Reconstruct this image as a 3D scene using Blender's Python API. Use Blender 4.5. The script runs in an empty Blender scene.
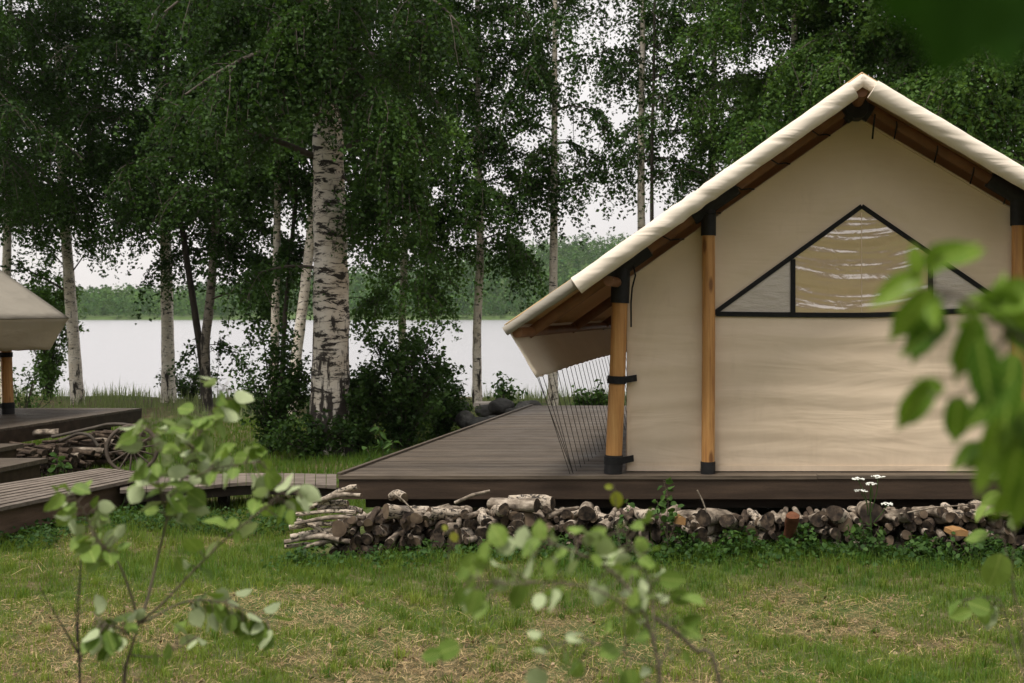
import bpy, math, random
import numpy as np
from mathutils import Vector, Matrix

random.seed(7)
rng = np.random.default_rng(11)
PI = math.pi
scene = bpy.context.scene
COL = scene.collection

# photograph geometry: focal length and principal point in pixels, eye height in metres
F, CX, CY, H = 1200.0, 640.0, 312.0, 2.1


def P(px, py, Y):
    """pixel -> point at depth Y"""
    return Vector(((px - CX) / F * Y, Y, H - (py - CY) / F * Y))


def G(px, py, z=0.0):
    """pixel -> point at height z (below the eye)"""
    Y = (H - z) * F / (py - CY)
    return Vector(((px - CX) / F * Y, Y, z))


# ------------------------------------------------------------------ materials
class NT:
    def __init__(s, name):
        s.m = bpy.data.materials.new(name)
        s.m.use_nodes = True
        s.t = s.m.node_tree
        s.t.nodes.clear()
        s.out = s.t.nodes.new('ShaderNodeOutputMaterial')

    def n(s, kind, **kw):
        nd = s.t.nodes.new('ShaderNode' + kind)
        for k, v in kw.items():
            if k.startswith('_'):
                setattr(nd, k[1:], v)
            else:
                nd.inputs[k.replace('__', ' ')].default_value = v
        return nd

    def l(s, a, b):
        s.t.links.new(a, b)

    def ramp(s, fac, stops, interp='LINEAR'):
        r = s.t.nodes.new('ShaderNodeValToRGB')
        r.color_ramp.interpolation = interp
        e = r.color_ramp.elements
        while len(e) < len(stops):
            e.new(0.5)
        for i, (p, c) in enumerate(stops):
            e[i].position = p
            e[i].color = (c[0], c[1], c[2], 1)
        s.l(fac, r.inputs[0])
        return r.outputs[0]

    def coords(s, scale=(1, 1, 1), kind='Object', rand=True):
        tc = s.n('TexCoord')
        mp = s.n('Mapping')
        mp.inputs['Scale'].default_value = scale
        if rand:
            oi = s.n('ObjectInfo')
            mul = s.n('Math', _operation='MULTIPLY')
            mul.inputs[1].default_value = 37.0
            s.l(oi.outputs['Random'], mul.inputs[0])
            add = s.n('VectorMath', _operation='ADD')
            s.l(tc.outputs[kind], add.inputs[0])
            s.l(mul.outputs[0], add.inputs[1])
            s.l(add.outputs[0], mp.inputs[0])
        else:
            s.l(tc.outputs[kind], mp.inputs[0])
        return mp.outputs[0]

    def noise(s, vec, scale, detail=4, rough=0.6, dist=0.0):
        nd = s.n('TexNoise', Scale=scale, Detail=detail, Roughness=rough, Distortion=dist)
        s.l(vec, nd.inputs['Vector'])
        return nd.outputs['Fac']

    def mix(s, fac, a, b, mode='MIX'):
        m = s.t.nodes.new('ShaderNodeMix')
        m.data_type = 'RGBA'
        m.blend_type = mode
        for val, ix in ((fac, 0), (a, 6), (b, 7)):
            if hasattr(val, 'links'):
                s.l(val, m.inputs[ix])
            elif ix == 0:
                m.inputs[0].default_value = val
            else:
                m.inputs[ix].default_value = (val[0], val[1], val[2], 1)
        return m.outputs[2]

    def bump(s, h, strength=0.3, dist=0.01, normal=None):
        b = s.n('Bump', Strength=strength, Distance=dist)
        s.l(h, b.inputs['Height'])
        if normal is not None:
            s.l(normal, b.inputs['Normal'])
        return b.outputs[0]

    def principled(s, color, rough=0.7, normal=None, spec=0.3, **kw):
        p = s.n('BsdfPrincipled')
        if hasattr(color, 'links'):
            s.l(color, p.inputs['Base Color'])
        else:
            p.inputs['Base Color'].default_value = (color[0], color[1], color[2], 1)
        if hasattr(rough, 'links'):
            s.l(rough, p.inputs['Roughness'])
        else:
            p.inputs['Roughness'].default_value = rough
        p.inputs['Specular IOR Level'].default_value = spec
        if normal is not None:
            s.l(normal, p.inputs['Normal'])
        for k, v in kw.items():
            p.inputs[k.replace('_', ' ')].default_value = v
        return p

    def done(s, shader):
        s.l(shader.outputs[0], s.out.inputs['Surface'])
        return s.m


def m_noise(name, stops, scale=4, stretch=(1, 1, 1), rough=0.75, bump=0.3, bdist=0.01, detail=6, spec=0.25, fine=None):
    t = NT(name)
    v = t.coords(stretch)
    f = t.noise(v, scale, detail)
    c = t.ramp(f, stops)
    if fine:
        f2 = t.noise(v, fine, 3)
        c = t.mix(0.35, c, t.ramp(f2, [(0.3, (0.25, 0.25, 0.25)), (0.7, (0.8, 0.8, 0.8))]), 'OVERLAY')
    nrm = t.bump(t.noise(v, scale * 4, 4), bump, bdist)
    return t.done(t.principled(c, rough, nrm, spec))


def m_canvas(name, c0, c1, trans=0.18, wr=0.5, dirt=False):
    t = NT(name)
    v = t.coords((1, 1, 1), rand=False)
    blotch = t.noise(v, 1.3, 5, 0.6)
    c = t.ramp(blotch, [(0.3, c0), (0.7, c1)])
    if dirt:                                   # splashes and dust just above the deck, faint water stains
        tcd = t.n('TexCoord')
        spd = t.n('SeparateXYZ')
        t.l(tcd.outputs['Object'], spd.inputs[0])
        mrd = t.n('MapRange')
        mrd.inputs['From Min'].default_value = 0.0
        mrd.inputs['From Max'].default_value = 0.42
        mrd.inputs['To Min'].default_value = 0.42
        mrd.inputs['To Max'].default_value = 0.0
        t.l(spd.outputs['Z'], mrd.inputs['Value'])
        nd_ = t.noise(t.coords((5, 5, 2.5), rand=False), 1.6, 6, 0.7)
        mm = t.n('Math', _operation='MULTIPLY')
        t.l(nd_, mm.inputs[0])
        t.l(mrd.outputs[0], mm.inputs[1])
        c = t.mix(mm.outputs[0], c, (0.22, 0.17, 0.12))
        st_ = t.noise(t.coords((2.2, 2.2, 0.7), rand=False), 1.1, 5, 0.75, 0.8)
        c = t.mix(t.ramp(st_, [(0.55, (0, 0, 0)), (0.75, (0.16, 0.16, 0.16))]), c, (0.36, 0.27, 0.17))
    v2 = t.coords((0.55, 1, 3.0), rand=False)
    h1 = t.noise(v2, 1.5, 3, 0.5, 0.6)
    nrm = t.bump(h1, wr, 0.12)
    vw = t.coords((160, 160, 160), rand=False)
    nrm = t.bump(t.noise(vw, 1.0, 1), 0.12, 0.002, nrm)
    p = t.principled(c, 0.85, nrm, 0.15)
    tr = t.n('BsdfTranslucent')
    t.l(c, tr.inputs['Color'])
    mx = t.n('MixShader')
    mx.inputs[0].default_value = trans
    t.l(p.outputs[0], mx.inputs[1])
    t.l(tr.outputs[0], mx.inputs[2])
    return t.done(mx)


def m_leaf(name, dark, light, under=None, veins=False, trans=0.3, rough=0.6, spec=0.16):
    t = NT(name)
    at = t.n('Attribute', _attribute_name='tint')
    c = t.ramp(at.outputs['Fac'], [(0.0, dark), (1.0, light)])
    nrm_ = None
    if veins:
        la = t.n('Attribute', _attribute_name='leaf_at')
        sx = t.n('SeparateXYZ')
        t.l(la.outputs['Vector'], sx.inputs[0])
        ab = t.n('Math', _operation='ABSOLUTE')
        t.l(sx.outputs['X'], ab.inputs[0])
        dg = t.n('Math', _operation='MULTIPLY_ADD')
        t.l(ab.outputs[0], dg.inputs[0])
        dg.inputs[1].default_value = -0.75
        t.l(sx.outputs['Y'], dg.inputs[2])
        sw = t.n('Math', _operation='MULTIPLY')
        t.l(dg.outputs[0], sw.inputs[0])
        sw.inputs[1].default_value = 46.0
        sn = t.n('Math', _operation='SINE')
        t.l(sw.outputs[0], sn.inputs[0])
        side = t.ramp(sn.outputs[0], [(0.80, (0, 0, 0)), (1.0, (0.30, 0.30, 0.30))])
        mid = t.ramp(ab.outputs[0], [(0.012, (0.55, 0.55, 0.55)), (0.035, (0, 0, 0))])
        vv_ = t.mix(1.0, side, mid, 'ADD')
        c = t.mix(vv_, c, (min(1, light[0] * 1.9 + .05), min(1, light[1] * 1.6 + .05), light[2] * 2.2 + .02))
        bl = t.noise(t.coords((1, 1, 1), rand=False), 60, 4, 0.6)
        c = t.mix(0.35, c, t.ramp(bl, [(0.3, (0.30, 0.30, 0.28)), (0.7, (0.70, 0.70, 0.70))]), 'OVERLAY')
        nrm_ = t.bump(vv_, 0.4, 0.002)
    if under is not None:
        g = t.n('NewGeometry')
        c = t.mix(g.outputs['Backfacing'], c, under)
    p = t.principled(c, rough, nrm_, spec)
    tr = t.n('BsdfTranslucent')
    tc = t.mix(0.5, c, (min(1, light[0] * 1.6), min(1, light[1] * 1.7), light[2] * 0.8))
    t.l(tc, tr.inputs['Color'])
    mx = t.n('MixShader')
    mx.inputs[0].default_value = trans
    t.l(p.outputs[0], mx.inputs[1])
    t.l(tr.outputs[0], mx.inputs[2])
    return t.done(mx)


def m_wood_boards(name, cols, axis_scale, rough=0.7, per=0.14):
    """weathered boards: every board (its 'tint') has a tone of its own, grain runs along its length"""
    t = NT(name)
    v = t.coords(axis_scale, rand=False)
    f = t.noise(v, 3.0, 8, 0.65)
    at = t.n('Attribute', _attribute_name='tint')
    c1 = t.ramp(f, [(0.28, cols[0]), (0.52, cols[1]), (0.75, cols[2])])
    tone = t.ramp(at.outputs['Fac'], [(0, (0.32, 0.32, 0.32)), (1, (0.66, 0.65, 0.63))])
    c = t.mix(0.75, c1, tone, 'OVERLAY')
    vs = t.coords((1, 1, 1), rand=False)
    st = t.noise(vs, 1.7, 6, 0.7)
    c = t.mix(t.ramp(st, [(0.5, (0, 0, 0)), (0.72, (0.5, 0.5, 0.5))]), c, cols[0])
    nrm = t.bump(f, 0.35, 0.006)
    rg = t.ramp(st, [(0.3, (rough - 0.12,) * 3), (0.7, (rough + 0.12,) * 3)])
    return t.done(t.principled(c, rg, nrm, 0.35))


def m_birch(name, white, amount=0.5, base_dark=0.0, scale=1.0):
    t = NT(name)
    v = t.coords((1, 1, 1), rand=True)
    big = t.noise(v, 3.0 * scale, 5, 0.62)
    vh = t.coords((3.0, 3.0, 9.0), rand=True)
    marks = t.noise(vh, 1.15 * scale, 5, 0.72, 0.5)
    dk = t.ramp(marks, [(0.56 - 0.08 * amount, (0, 0, 0)), (0.62 - 0.08 * amount, (1, 1, 1))])
    vv = t.coords((7.0, 7.0, 60.0), rand=True)
    lent = t.ramp(t.noise(vv, 1.0 * scale, 2), [(0.62, (0, 0, 0)), (0.68, (0.7, 0.7, 0.7))])
    c = t.ramp(big, [(0.3, (white[0] * 0.72, white[1] * 0.68, white[2] * 0.62)), (0.65, white)])
    c = t.mix(lent, c, (0.10, 0.08, 0.07))
    c = t.mix(dk, c, (0.035, 0.03, 0.026))
    # old cracked bark at the foot of the trunk
    tc = t.n('TexCoord')
    sp = t.n('SeparateXYZ')
    t.l(tc.outputs['Object'], sp.inputs[0])
    vc = t.coords((9, 9, 2.2), rand=True)
    cr = t.noise(vc, 1.3, 4, 0.6)
    mr = t.n('MapRange')
    mr.inputs['From Min'].default_value = 0.2
    mr.inputs['From Max'].default_value = 2.2
    mr.inputs['To Min'].default_value = base_dark
    mr.inputs['To Max'].default_value = 0.0
    t.l(sp.outputs['Z'], mr.inputs['Value'])
    ad = t.n('Math', _operation='ADD')
    t.l(cr, ad.inputs[0])
    t.l(mr.outputs[0], ad.inputs[1])
    cm = t.ramp(ad.outputs[0], [(0.62, (0, 0, 0)), (0.70, (1, 1, 1))])
    c = t.mix(cm, c, (0.04, 0.034, 0.03))
    h = t.mix(0.5, dk, cm)
    nrm = t.bump(h, 0.6, 0.02)
    nrm = t.bump(t.noise(v, 30, 4), 0.25, 0.01, nrm)
    return t.done(t.principled(c, 0.75, nrm, 0.2))


M = {}
M['canvas_wall'] = m_canvas('cream_canvas_wall', (0.70, 0.565, 0.42), (0.77, 0.635, 0.485), 0.02, 0.18, dirt=True)
M['canvas_fly'] = m_canvas('cream_canvas_fly', (0.52, 0.36, 0.19), (0.58, 0.42, 0.24), 0.13, 0.25)
M['canvas_roll'] = m_canvas('cream_rolled_canvas', (0.66, 0.58, 0.485), (0.74, 0.665, 0.57), 0.05, 0.45)
M['canvas_grey'] = m_canvas('shade_toned_canvas', (0.27, 0.245, 0.205), (0.34, 0.31, 0.26), 0.12, 0.25)  # grey canvas, its colour darkened to stand for shade from the trees
M['canvas_valance'] = m_canvas('valance_canvas', (0.70, 0.62, 0.51), (0.76, 0.68, 0.57), 0.42, 0.3)
t = NT('varnished_pine')
v = t.coords((14, 14, 0.9))
gr_ = t.noise(v, 1.6, 7, 0.65, 0.3)
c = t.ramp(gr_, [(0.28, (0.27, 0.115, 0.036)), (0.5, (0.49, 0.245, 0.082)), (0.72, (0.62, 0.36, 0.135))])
vk = t.coords((5, 5, 1.6))
vo = t.n('TexVoronoi', Scale=1.35, Randomness=1.0)
t.l(vk, vo.inputs['Vector'])
c = t.mix(t.ramp(vo.outputs['Distance'], [(0.10, (0.85, 0.85, 0.85)), (0.2, (0, 0, 0))]), c, (0.14, 0.055, 0.02))
cr_ = t.noise(t.coords((40, 40, 0.7)), 1.2, 3, 0.6)
c = t.mix(t.ramp(cr_, [(0.66, (0, 0, 0)), (0.70, (0.7, 0.7, 0.7))]), c, (0.10, 0.045, 0.018))
M['pole'] = t.done(t.principled(c, 0.5, t.bump(gr_, 0.3, 0.004), 0.35))
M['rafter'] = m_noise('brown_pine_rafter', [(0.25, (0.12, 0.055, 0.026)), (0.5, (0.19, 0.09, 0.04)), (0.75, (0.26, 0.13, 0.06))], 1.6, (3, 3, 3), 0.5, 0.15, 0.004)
M['sleeve'] = m_noise('black_nylon', [(0.3, (0.010, 0.010, 0.011)), (0.7, (0.022, 0.021, 0.022))], 20, rough=0.6, bump=0.4, bdist=0.004)
M['webbing'] = m_noise('black_webbing', [(0.3, (0.008, 0.008, 0.009)), (0.7, (0.016, 0.016, 0.016))], 60, rough=0.8, bump=0.3, bdist=0.002)
M['cord'] = m_noise('dark_cord', [(0.3, (0.030, 0.028, 0.026)), (0.7, (0.06, 0.055, 0.05))], 40, rough=0.8)
M['mesh_pane'] = m_noise('grey_mesh_pane', [(0.3, (0.54, 0.48, 0.42)), (0.7, (0.63, 0.57, 0.51))], 1.5, (1, 1, 4), 0.6, 0.5, 0.05, detail=2)
M['deck'] = m_wood_boards('dark_stained_boards', [(0.045, 0.035, 0.026), (0.092, 0.073, 0.056), (0.15, 0.122, 0.096)], (0.7, 9, 9), 0.55)
M['fascia'] = m_noise('dark_fascia_board', [(0.25, (0.020, 0.0135, 0.009)), (0.5, (0.042, 0.028, 0.019)), (0.75, (0.07, 0.047, 0.032))], 1.2, (1, 6, 9), 0.62, 0.25, 0.006, fine=40)
M['joist'] = m_noise('dark_joist', [(0.3, (0.018, 0.013, 0.010)), (0.7, (0.04, 0.03, 0.023))], 1.5, (1, 6, 8), 0.8)
M['stump'] = m_noise('pale_support_block', [(0.3, (0.20, 0.11, 0.06)), (0.7, (0.32, 0.19, 0.11))], 2, (1, 1, 5), 0.8)
M['walk'] = m_wood_boards('weathered_walk_boards', [(0.085, 0.068, 0.054), (0.18, 0.148, 0.122), (0.27, 0.23, 0.195)], (1.2, 5, 9), 0.75)
M['walk_fascia'] = m_noise('brown_walk_fascia', [(0.25, (0.05, 0.032, 0.022)), (0.5, (0.10, 0.066, 0.045)), (0.75, (0.15, 0.10, 0.07))], 1.2, (1.5, 1.5, 9), 0.75, 0.3, 0.006, fine=40)
M['birch_big'] = m_birch('old_birch_bark', (0.68, 0.63, 0.57), 0.75, 0.26, 1.0)
M['birch'] = m_birch('young_birch_bark', (0.76, 0.70, 0.62), 0.05, 0.10, 2.2)
M['birch_grey'] = m_birch('grey_birch_bark', (0.28, 0.25, 0.215), 0.3, 0.2, 2.2)
M['bark_dark'] = m_noise('dark_bark', [(0.3, (0.022, 0.018, 0.014)), (0.7, (0.06, 0.05, 0.04))], 6, (2, 2, 0.7), 0.85, 0.6, 0.02)
M['limb'] = m_noise('limb_bark', [(0.3, (0.035, 0.028, 0.022)), (0.7, (0.10, 0.085, 0.07))], 5, rough=0.85)
M['twig'] = m_noise('sapling_twig_bark', [(0.3, (0.075, 0.058, 0.04)), (0.7, (0.15, 0.12, 0.088))], 18, rough=0.7)
M['twig_dark'] = m_noise('dead_twig_bark', [(0.3, (0.018, 0.013, 0.011)), (0.7, (0.045, 0.034, 0.028))], 18, rough=0.75)
M['log_white'] = m_birch('log_birch_bark', (0.50, 0.43, 0.355), 0.7, 0.0, 4.0)
M['log_grey'] = m_noise('log_grey_bark', [(0.34, (0.055, 0.043, 0.034)), (0.5, (0.19, 0.155, 0.12)), (0.7, (0.42, 0.36, 0.295))], 14, (1, 0.6, 1), 0.85, 0.6, 0.01)
M['log_brown'] = m_noise('log_brown_bark', [(0.3, (0.018, 0.012, 0.009)), (0.52, (0.055, 0.039, 0.028)), (0.75, (0.14, 0.105, 0.076))], 14, (1, 0.6, 1), 0.9, 0.7, 0.012)
M['log_red'] = m_noise('log_rotten_orange', [(0.3, (0.07, 0.028, 0.015)), (0.6, (0.15, 0.058, 0.028)), (0.8, (0.23, 0.10, 0.05))], 10, rough=0.9, bump=0.6)
M['soil'] = m_noise('bank_soil', [(0.3, (0.025, 0.018, 0.013)), (0.7, (0.075, 0.055, 0.04))], 6, rough=0.95, bump=0.8, bdist=0.03)
M['rock'] = m_noise('grey_rock', [(0.3, (0.028, 0.027, 0.025)), (0.55, (0.075, 0.073, 0.067)), (0.75, (0.16, 0.155, 0.14))], 4, rough=0.9, bump=0.7, bdist=0.03, fine=30)
M['old_iron'] = m_noise('weathered_wheel_wood', [(0.3, (0.04, 0.030, 0.023)), (0.7, (0.11, 0.088, 0.070))], 12, rough=0.8)
M['yellow_petals'] = m_noise('white_petals', [(0.3, (0.62, 0.63, 0.58)), (0.7, (0.78, 0.79, 0.75))], 30, rough=0.7)

t = NT('log_cut_end')
v = t.coords((1, 1, 1))
rg = t.noise(v, 5, 4)
M['log_end'] = t.done(t.principled(t.ramp(rg, [(0.25, (0.04, 0.028, 0.02)), (0.5, (0.10, 0.072, 0.05)), (0.75, (0.20, 0.15, 0.10))]), 0.9, t.bump(t.noise(v, 40, 3), 0.4, 0.004), 0.15))
M['log_end_dark'] = m_noise('log_old_cut_end', [(0.35, (0.008, 0.006, 0.005)), (0.5, (0.035, 0.025, 0.018)), (0.7, (0.11, 0.08, 0.055))], 16, rough=0.92)
M['split'] = m_noise('fresh_split_wood', [(0.3, (0.22, 0.115, 0.045)), (0.7, (0.36, 0.205, 0.085))], 3, (6, 1, 6), 0.8)

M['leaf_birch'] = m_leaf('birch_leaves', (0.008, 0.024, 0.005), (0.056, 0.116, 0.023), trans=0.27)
M['leaf_birch_light'] = m_leaf('sunlit_birch_leaves', (0.026, 0.070, 0.015), (0.115, 0.205, 0.046), trans=0.33)  # lighter copy of the birch leaves, its colour brightened to stand for open-sky light
M['leaf_bush'] = m_leaf('bush_leaves', (0.011, 0.032, 0.007), (0.072, 0.135, 0.030), trans=0.27)
M['leaf_weed'] = m_leaf('weed_leaves', (0.018, 0.050, 0.010), (0.090, 0.165, 0.040), trans=0.3)
M['leaf_aspen'] = m_leaf('aspen_leaves', (0.085, 0.150, 0.026), (0.17, 0.25, 0.050), under=(0.38, 0.44, 0.25), veins=True, trans=0.28, rough=0.5)
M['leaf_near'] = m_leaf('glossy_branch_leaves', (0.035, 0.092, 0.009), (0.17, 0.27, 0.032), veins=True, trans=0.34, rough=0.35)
M['leaf_dark'] = m_leaf('dark_leaf_undersides', (0.018, 0.055, 0.006), (0.03, 0.085, 0.008), trans=0.2, rough=0.6)  # deep green, the colour of the leaf undersides
M['leaf_yellow'] = m_leaf('yellowing_leaves', (0.17, 0.20, 0.025), (0.34, 0.32, 0.06), trans=0.35)
M['leaf_far'] = m_leaf('far_forest_leaves', (0.016, 0.060, 0.018), (0.090, 0.170, 0.036), trans=0.2, rough=0.8, spec=0.1)
M['grass'] = m_leaf('grass_blades', (0.034, 0.110, 0.013), (0.25, 0.30, 0.050), trans=0.35, rough=0.55)
M['straw'] = m_leaf('dry_straw', (0.12, 0.072, 0.036), (0.60, 0.45, 0.24), trans=0.15, rough=0.8, spec=0.1)
M['litter'] = m_leaf('dead_leaves', (0.06, 0.036, 0.022), (0.34, 0.25, 0.16), trans=0.05, rough=0.9, spec=0.1)
M['reed'] = m_leaf('reed_blades', (0.07, 0.11, 0.04), (0.26, 0.30, 0.15), trans=0.4, rough=0.7)


# ------------------------------------------------------------------ mesh builder
ORIG = {}


def origin_of(o):
    return ORIG.get(o.name, Vector((0, 0, 0)))


def tag(o, label=None, cat=None, group=None, kind=None):
    if label:
        o['label'] = label
    if cat:
        o['category'] = cat
    if group:
        o['group'] = group
    if kind:
        o['kind'] = kind
    return o


def thing(name, label, cat, loc=(0, 0, 0), group=None):
    o = bpy.data.objects.new(name, None)
    COL.objects.link(o)
    o.empty_display_size = 0.1
    o.location = loc
    ORIG[o.name] = Vector(loc)
    return tag(o, label, cat, group)


def frame_of(d):
    d = d.normalized()
    up = Vector((0, 0, 1)) if abs(d.z) < 0.93 else Vector((1, 0, 0))
    a = d.cross(up).normalized()
    b = d.cross(a).normalized()
    return a, b


class MB:
    def __init__(s):
        s.v, s.f, s.mi, s.sm, s.tn = [], [], [], [], []
        s.tint = 0.5

    def add(s, verts, faces, mi=0, smooth=False):
        o = len(s.v)
        s.v.extend([tuple(p) for p in verts])
        s.tn.extend([s.tint] * len(verts))
        for f in faces:
            s.f.append([i + o for i in f])
            s.mi.append(mi)
            s.sm.append(smooth)
        return s

    def hexa(s, b, tz=None, mi=0):
        """8 corner points: bottom ring b[0..3], top ring b[4..7]"""
        return s.add(b, [(3, 2, 1, 0), (4, 5, 6, 7), (0, 1, 5, 4), (1, 2, 6, 5), (2, 3, 7, 6), (3, 0, 4, 7)], mi)

    def box(s, x0, x1, y0, y1, z0, z1, mi=0, sh=0.0, yref=0.0):
        """box whose ends may follow a depth axis that leans by sh metres per metre"""
        k0, k1 = sh * (y0 - yref), sh * (y1 - yref)
        ring = [(x0 + k0, y0), (x1 + k0, y0), (x1 + k1, y1), (x0 + k1, y1)]
        return s.hexa([(x, y, z0) for x, y in ring] + [(x, y, z1) for x, y in ring], mi=mi)

    def bar(s, p, q, w, h, mi=0, up=None):
        p, q = Vector(p), Vector(q)
        d = (q - p).normalized()
        a, b = frame_of(d)
        if up is not None:
            a = d.cross(Vector(up)).normalized()
            b = a.cross(d).normalized()
        c = [(-w / 2, -h / 2), (w / 2, -h / 2), (w / 2, h / 2), (-w / 2, h / 2)]
        ring = lambda o: [o + a * x + b * y for x, y in c]
        return s.hexa(ring(p) + ring(q), mi=mi)

    def tube(s, pts, r, sides=10, cap=True, mi=0, capmi=None, jit=0.0):
        pts = [Vector(p) for p in pts]
        n = len(pts)
        rs = r if isinstance(r, (list, tuple)) else [r] * n
        V, Fc = [], []
        a = None
        for i, p in enumerate(pts):
            d = (pts[min(i + 1, n - 1)] - pts[max(i - 1, 0)])
            if d.length < 1e-9:
                d = Vector((0, 0, 1))
            d.normalize()
            if a is None:
                a, b = frame_of(d)
            else:
                a = (a - d * a.dot(d))
                if a.length < 1e-6:
                    a, b = frame_of(d)
                a.normalize()
                b = d.cross(a)
            for k in range(sides):
                th = 2 * PI * k / sides
                rr = rs[i] * (1 + (random.uniform(-jit, jit) if jit else 0))
                V.append(p + a * (math.cos(th) * rr) + b * (math.sin(th) * rr))
        for i in range(n - 1):
            for k in range(sides):
                k2 = (k + 1) % sides
                Fc.append((i * sides + k, i * sides + k2, (i + 1) * sides + k2, (i + 1) * sides + k))
        s.add(V, Fc, mi, True)
        if cap:
            o = len(s.v) - len(V)
            for ring, rev in ((0, True), (n - 1, False)):
                idx = list(range(ring * sides, ring * sides + sides))
                pl = [s.v[o + i] for i in idx]
                s.add(pl, [tuple(range(sides))[::-1] if rev else tuple(range(sides))], mi if capmi is None else capmi, False)
        return s

    def sheet(s, grid, th=0.0, mi=0, smooth=True):
        """grid[i][j] of points; th > 0 gives it thickness along -z-ish normal (down/back)"""
        n, m = len(grid), len(grid[0])
        V = [Vector(p) for row in grid for p in row]
        Fc = [(i * m + j, i * m + j + 1, (i + 1) * m + j + 1, (i + 1) * m + j) for i in range(n - 1) for j in range(m - 1)]
        s.add(V, Fc, mi, smooth)
        return s

    def build(s, name, mats, parent=None, origin=None):
        if parent is not None:
            og = origin_of(parent)
        else:
            og = Vector(origin) if origin is not None else Vector((0, 0, 0))
        me = bpy.data.meshes.new(name)
        me.from_pydata([(x - og.x, y - og.y, z - og.z) for x, y, z in s.v], [], s.f)
        for m in (mats if isinstance(mats, (list, tuple)) else [mats]):
            me.materials.append(m)
        me.polygons.foreach_set('material_index', s.mi)
        me.polygons.foreach_set('use_smooth', s.sm)
        at = me.attributes.new('tint', 'FLOAT', 'POINT')
        at.data.foreach_set('value', s.tn)
        me.update()
        o = bpy.data.objects.new(name, me)
        COL.objects.link(o)
        if parent is not None:
            o.parent = parent
            ORIG[o.name] = og
        else:
            o.location = og
            ORIG[o.name] = og
        return o


def solidify(o, th, off=-1.0):
    md = o.modifiers.new('thickness', 'SOLIDIFY')
    md.thickness = th
    md.offset = off
    return o


def inst_mesh(name, tv, tf, pos, rot, tint, mats, parent=None, origin=(0, 0, 0), smooth=False, mi=None, local=False):
    """N copies of a small template (tv verts, tf faces) as ONE mesh.  rot: (N,3,3) incl. scale"""
    og = np.array(origin_of(parent) if parent is not None else origin, float)
    tv = np.array(tv, float)
    N, K = len(pos), len(tv)
    V = np.einsum('nij,kj->nki', rot, tv) + pos[:, None, :] - og
    lt = np.array([len(f) for f in tf])
    li = np.array([i for f in tf for i in f])
    L = len(li)
    loops = (li[None, :] + (np.arange(N) * K)[:, None]).ravel()
    totals = np.tile(lt, N)
    starts = np.concatenate([[0], np.cumsum(totals)[:-1]])
    me = bpy.data.meshes.new(name)
    me.vertices.add(N * K)
    me.vertices.foreach_set('co', V.astype(np.float32).ravel())
    me.loops.add(N * L)
    me.loops.foreach_set('vertex_index', loops.astype(np.int32))
    me.polygons.add(len(totals))
    me.polygons.foreach_set('loop_start', starts.astype(np.int32))
    for m in (mats if isinstance(mats, (list, tuple)) else [mats]):
        me.materials.append(m)
    if mi is not None:
        me.polygons.foreach_set('material_index', np.repeat(mi, len(tf)).astype(np.int32))
    me.update(calc_edges=True)
    if smooth:
        me.polygons.foreach_set('use_smooth', np.ones(len(totals), bool))
    at = me.attributes.new('tint', 'FLOAT', 'POINT')
    at.data.foreach_set('value', np.repeat(np.clip(tint, 0, 1), K).astype(np.float32))
    if local:                                  # where on its leaf a point lies, for the veins
        la = me.attributes.new('leaf_at', 'FLOAT_VECTOR', 'POINT')
        la.data.foreach_set('vector', np.tile(tv, (N, 1)).astype(np.float32).ravel())
    o = bpy.data.objects.new(name, me)
    COL.objects.link(o)
    if parent is not None:
        o.parent = parent
    else:
        o.location = tuple(og)
    ORIG[o.name] = Vector(og)
    return o


def rand_rots(n, scale, up=0.0, r=rng):
    """random frames; y axis of the template = leaf length, z = its normal; up>0 biases the normal upwards"""
    nrm = r.normal(size=(n, 3))
    nrm[:, 2] = np.abs(nrm[:, 2]) * 1.0 + up
    nrm /= np.linalg.norm(nrm, axis=1)[:, None]
    d = r.normal(size=(n, 3))
    d[:, 2] -= 0.7
    d -= nrm * np.sum(d * nrm, axis=1)[:, None]
    d /= np.linalg.norm(d, axis=1)[:, None] + 1e-9
    x = np.cross(d, nrm)
    R = np.stack([x, d, nrm], axis=2)
    return R * np.asarray(scale).reshape(-1, 1, 1)


LEAF4_V = [(0, -0.5, 0), (0.38, -0.05, 0.10), (0, 0.55, -0.05), (-0.38, -0.05, 0.10)]
LEAF4_F = [(0, 1, 2, 3)]


def round_leaf(nseg=7, fold=0.10, curl=-0.10, wid=0.46, tip=0.14):
    vs = [(0, -0.5, 0), (0, 0.0, 0), (0, 0.5 + tip, curl)]
    fs = []
    rim = []
    for sgn in (1, -1):
        side = []
        for i in range(1, nseg):
            a = PI * i / nseg
            x = sgn * wid * math.sin(a) ** 0.85
            y = -0.5 * math.cos(a)
            side.append(len(vs))
            vs.append((x, y, fold * abs(x) / wid + curl * (y + 0.5) ** 2 + 0.02 * math.sin(5 * a)))
        ring = [0] + side + [2]
        for p, q in zip(ring[:-1], ring[1:]):
            fs.append((1, p, q) if sgn > 0 else (1, q, p))
    return vs, fs


def smooth_path(ctrl, n):
    """Catmull-Rom through the control points"""
    c = [Vector(p) for p in ctrl]
    c = [c[0] * 2 - c[1]] + c + [c[-1] * 2 - c[-2]]
    out = []
    segs = len(c) - 3
    for i in range(n):
        u = i / (n - 1) * segs
        k = min(int(u), segs - 1)
        w = u - k
        p0, p1, p2, p3 = c[k:k + 4]
        out.append(0.5 * ((2 * p1) + (p2 - p0) * w + (2 * p0 - 5 * p1 + 4 * p2 - p3) * w * w + (3 * p1 - p0 - 3 * p2 + p3) * w ** 3))
    return out

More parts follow.
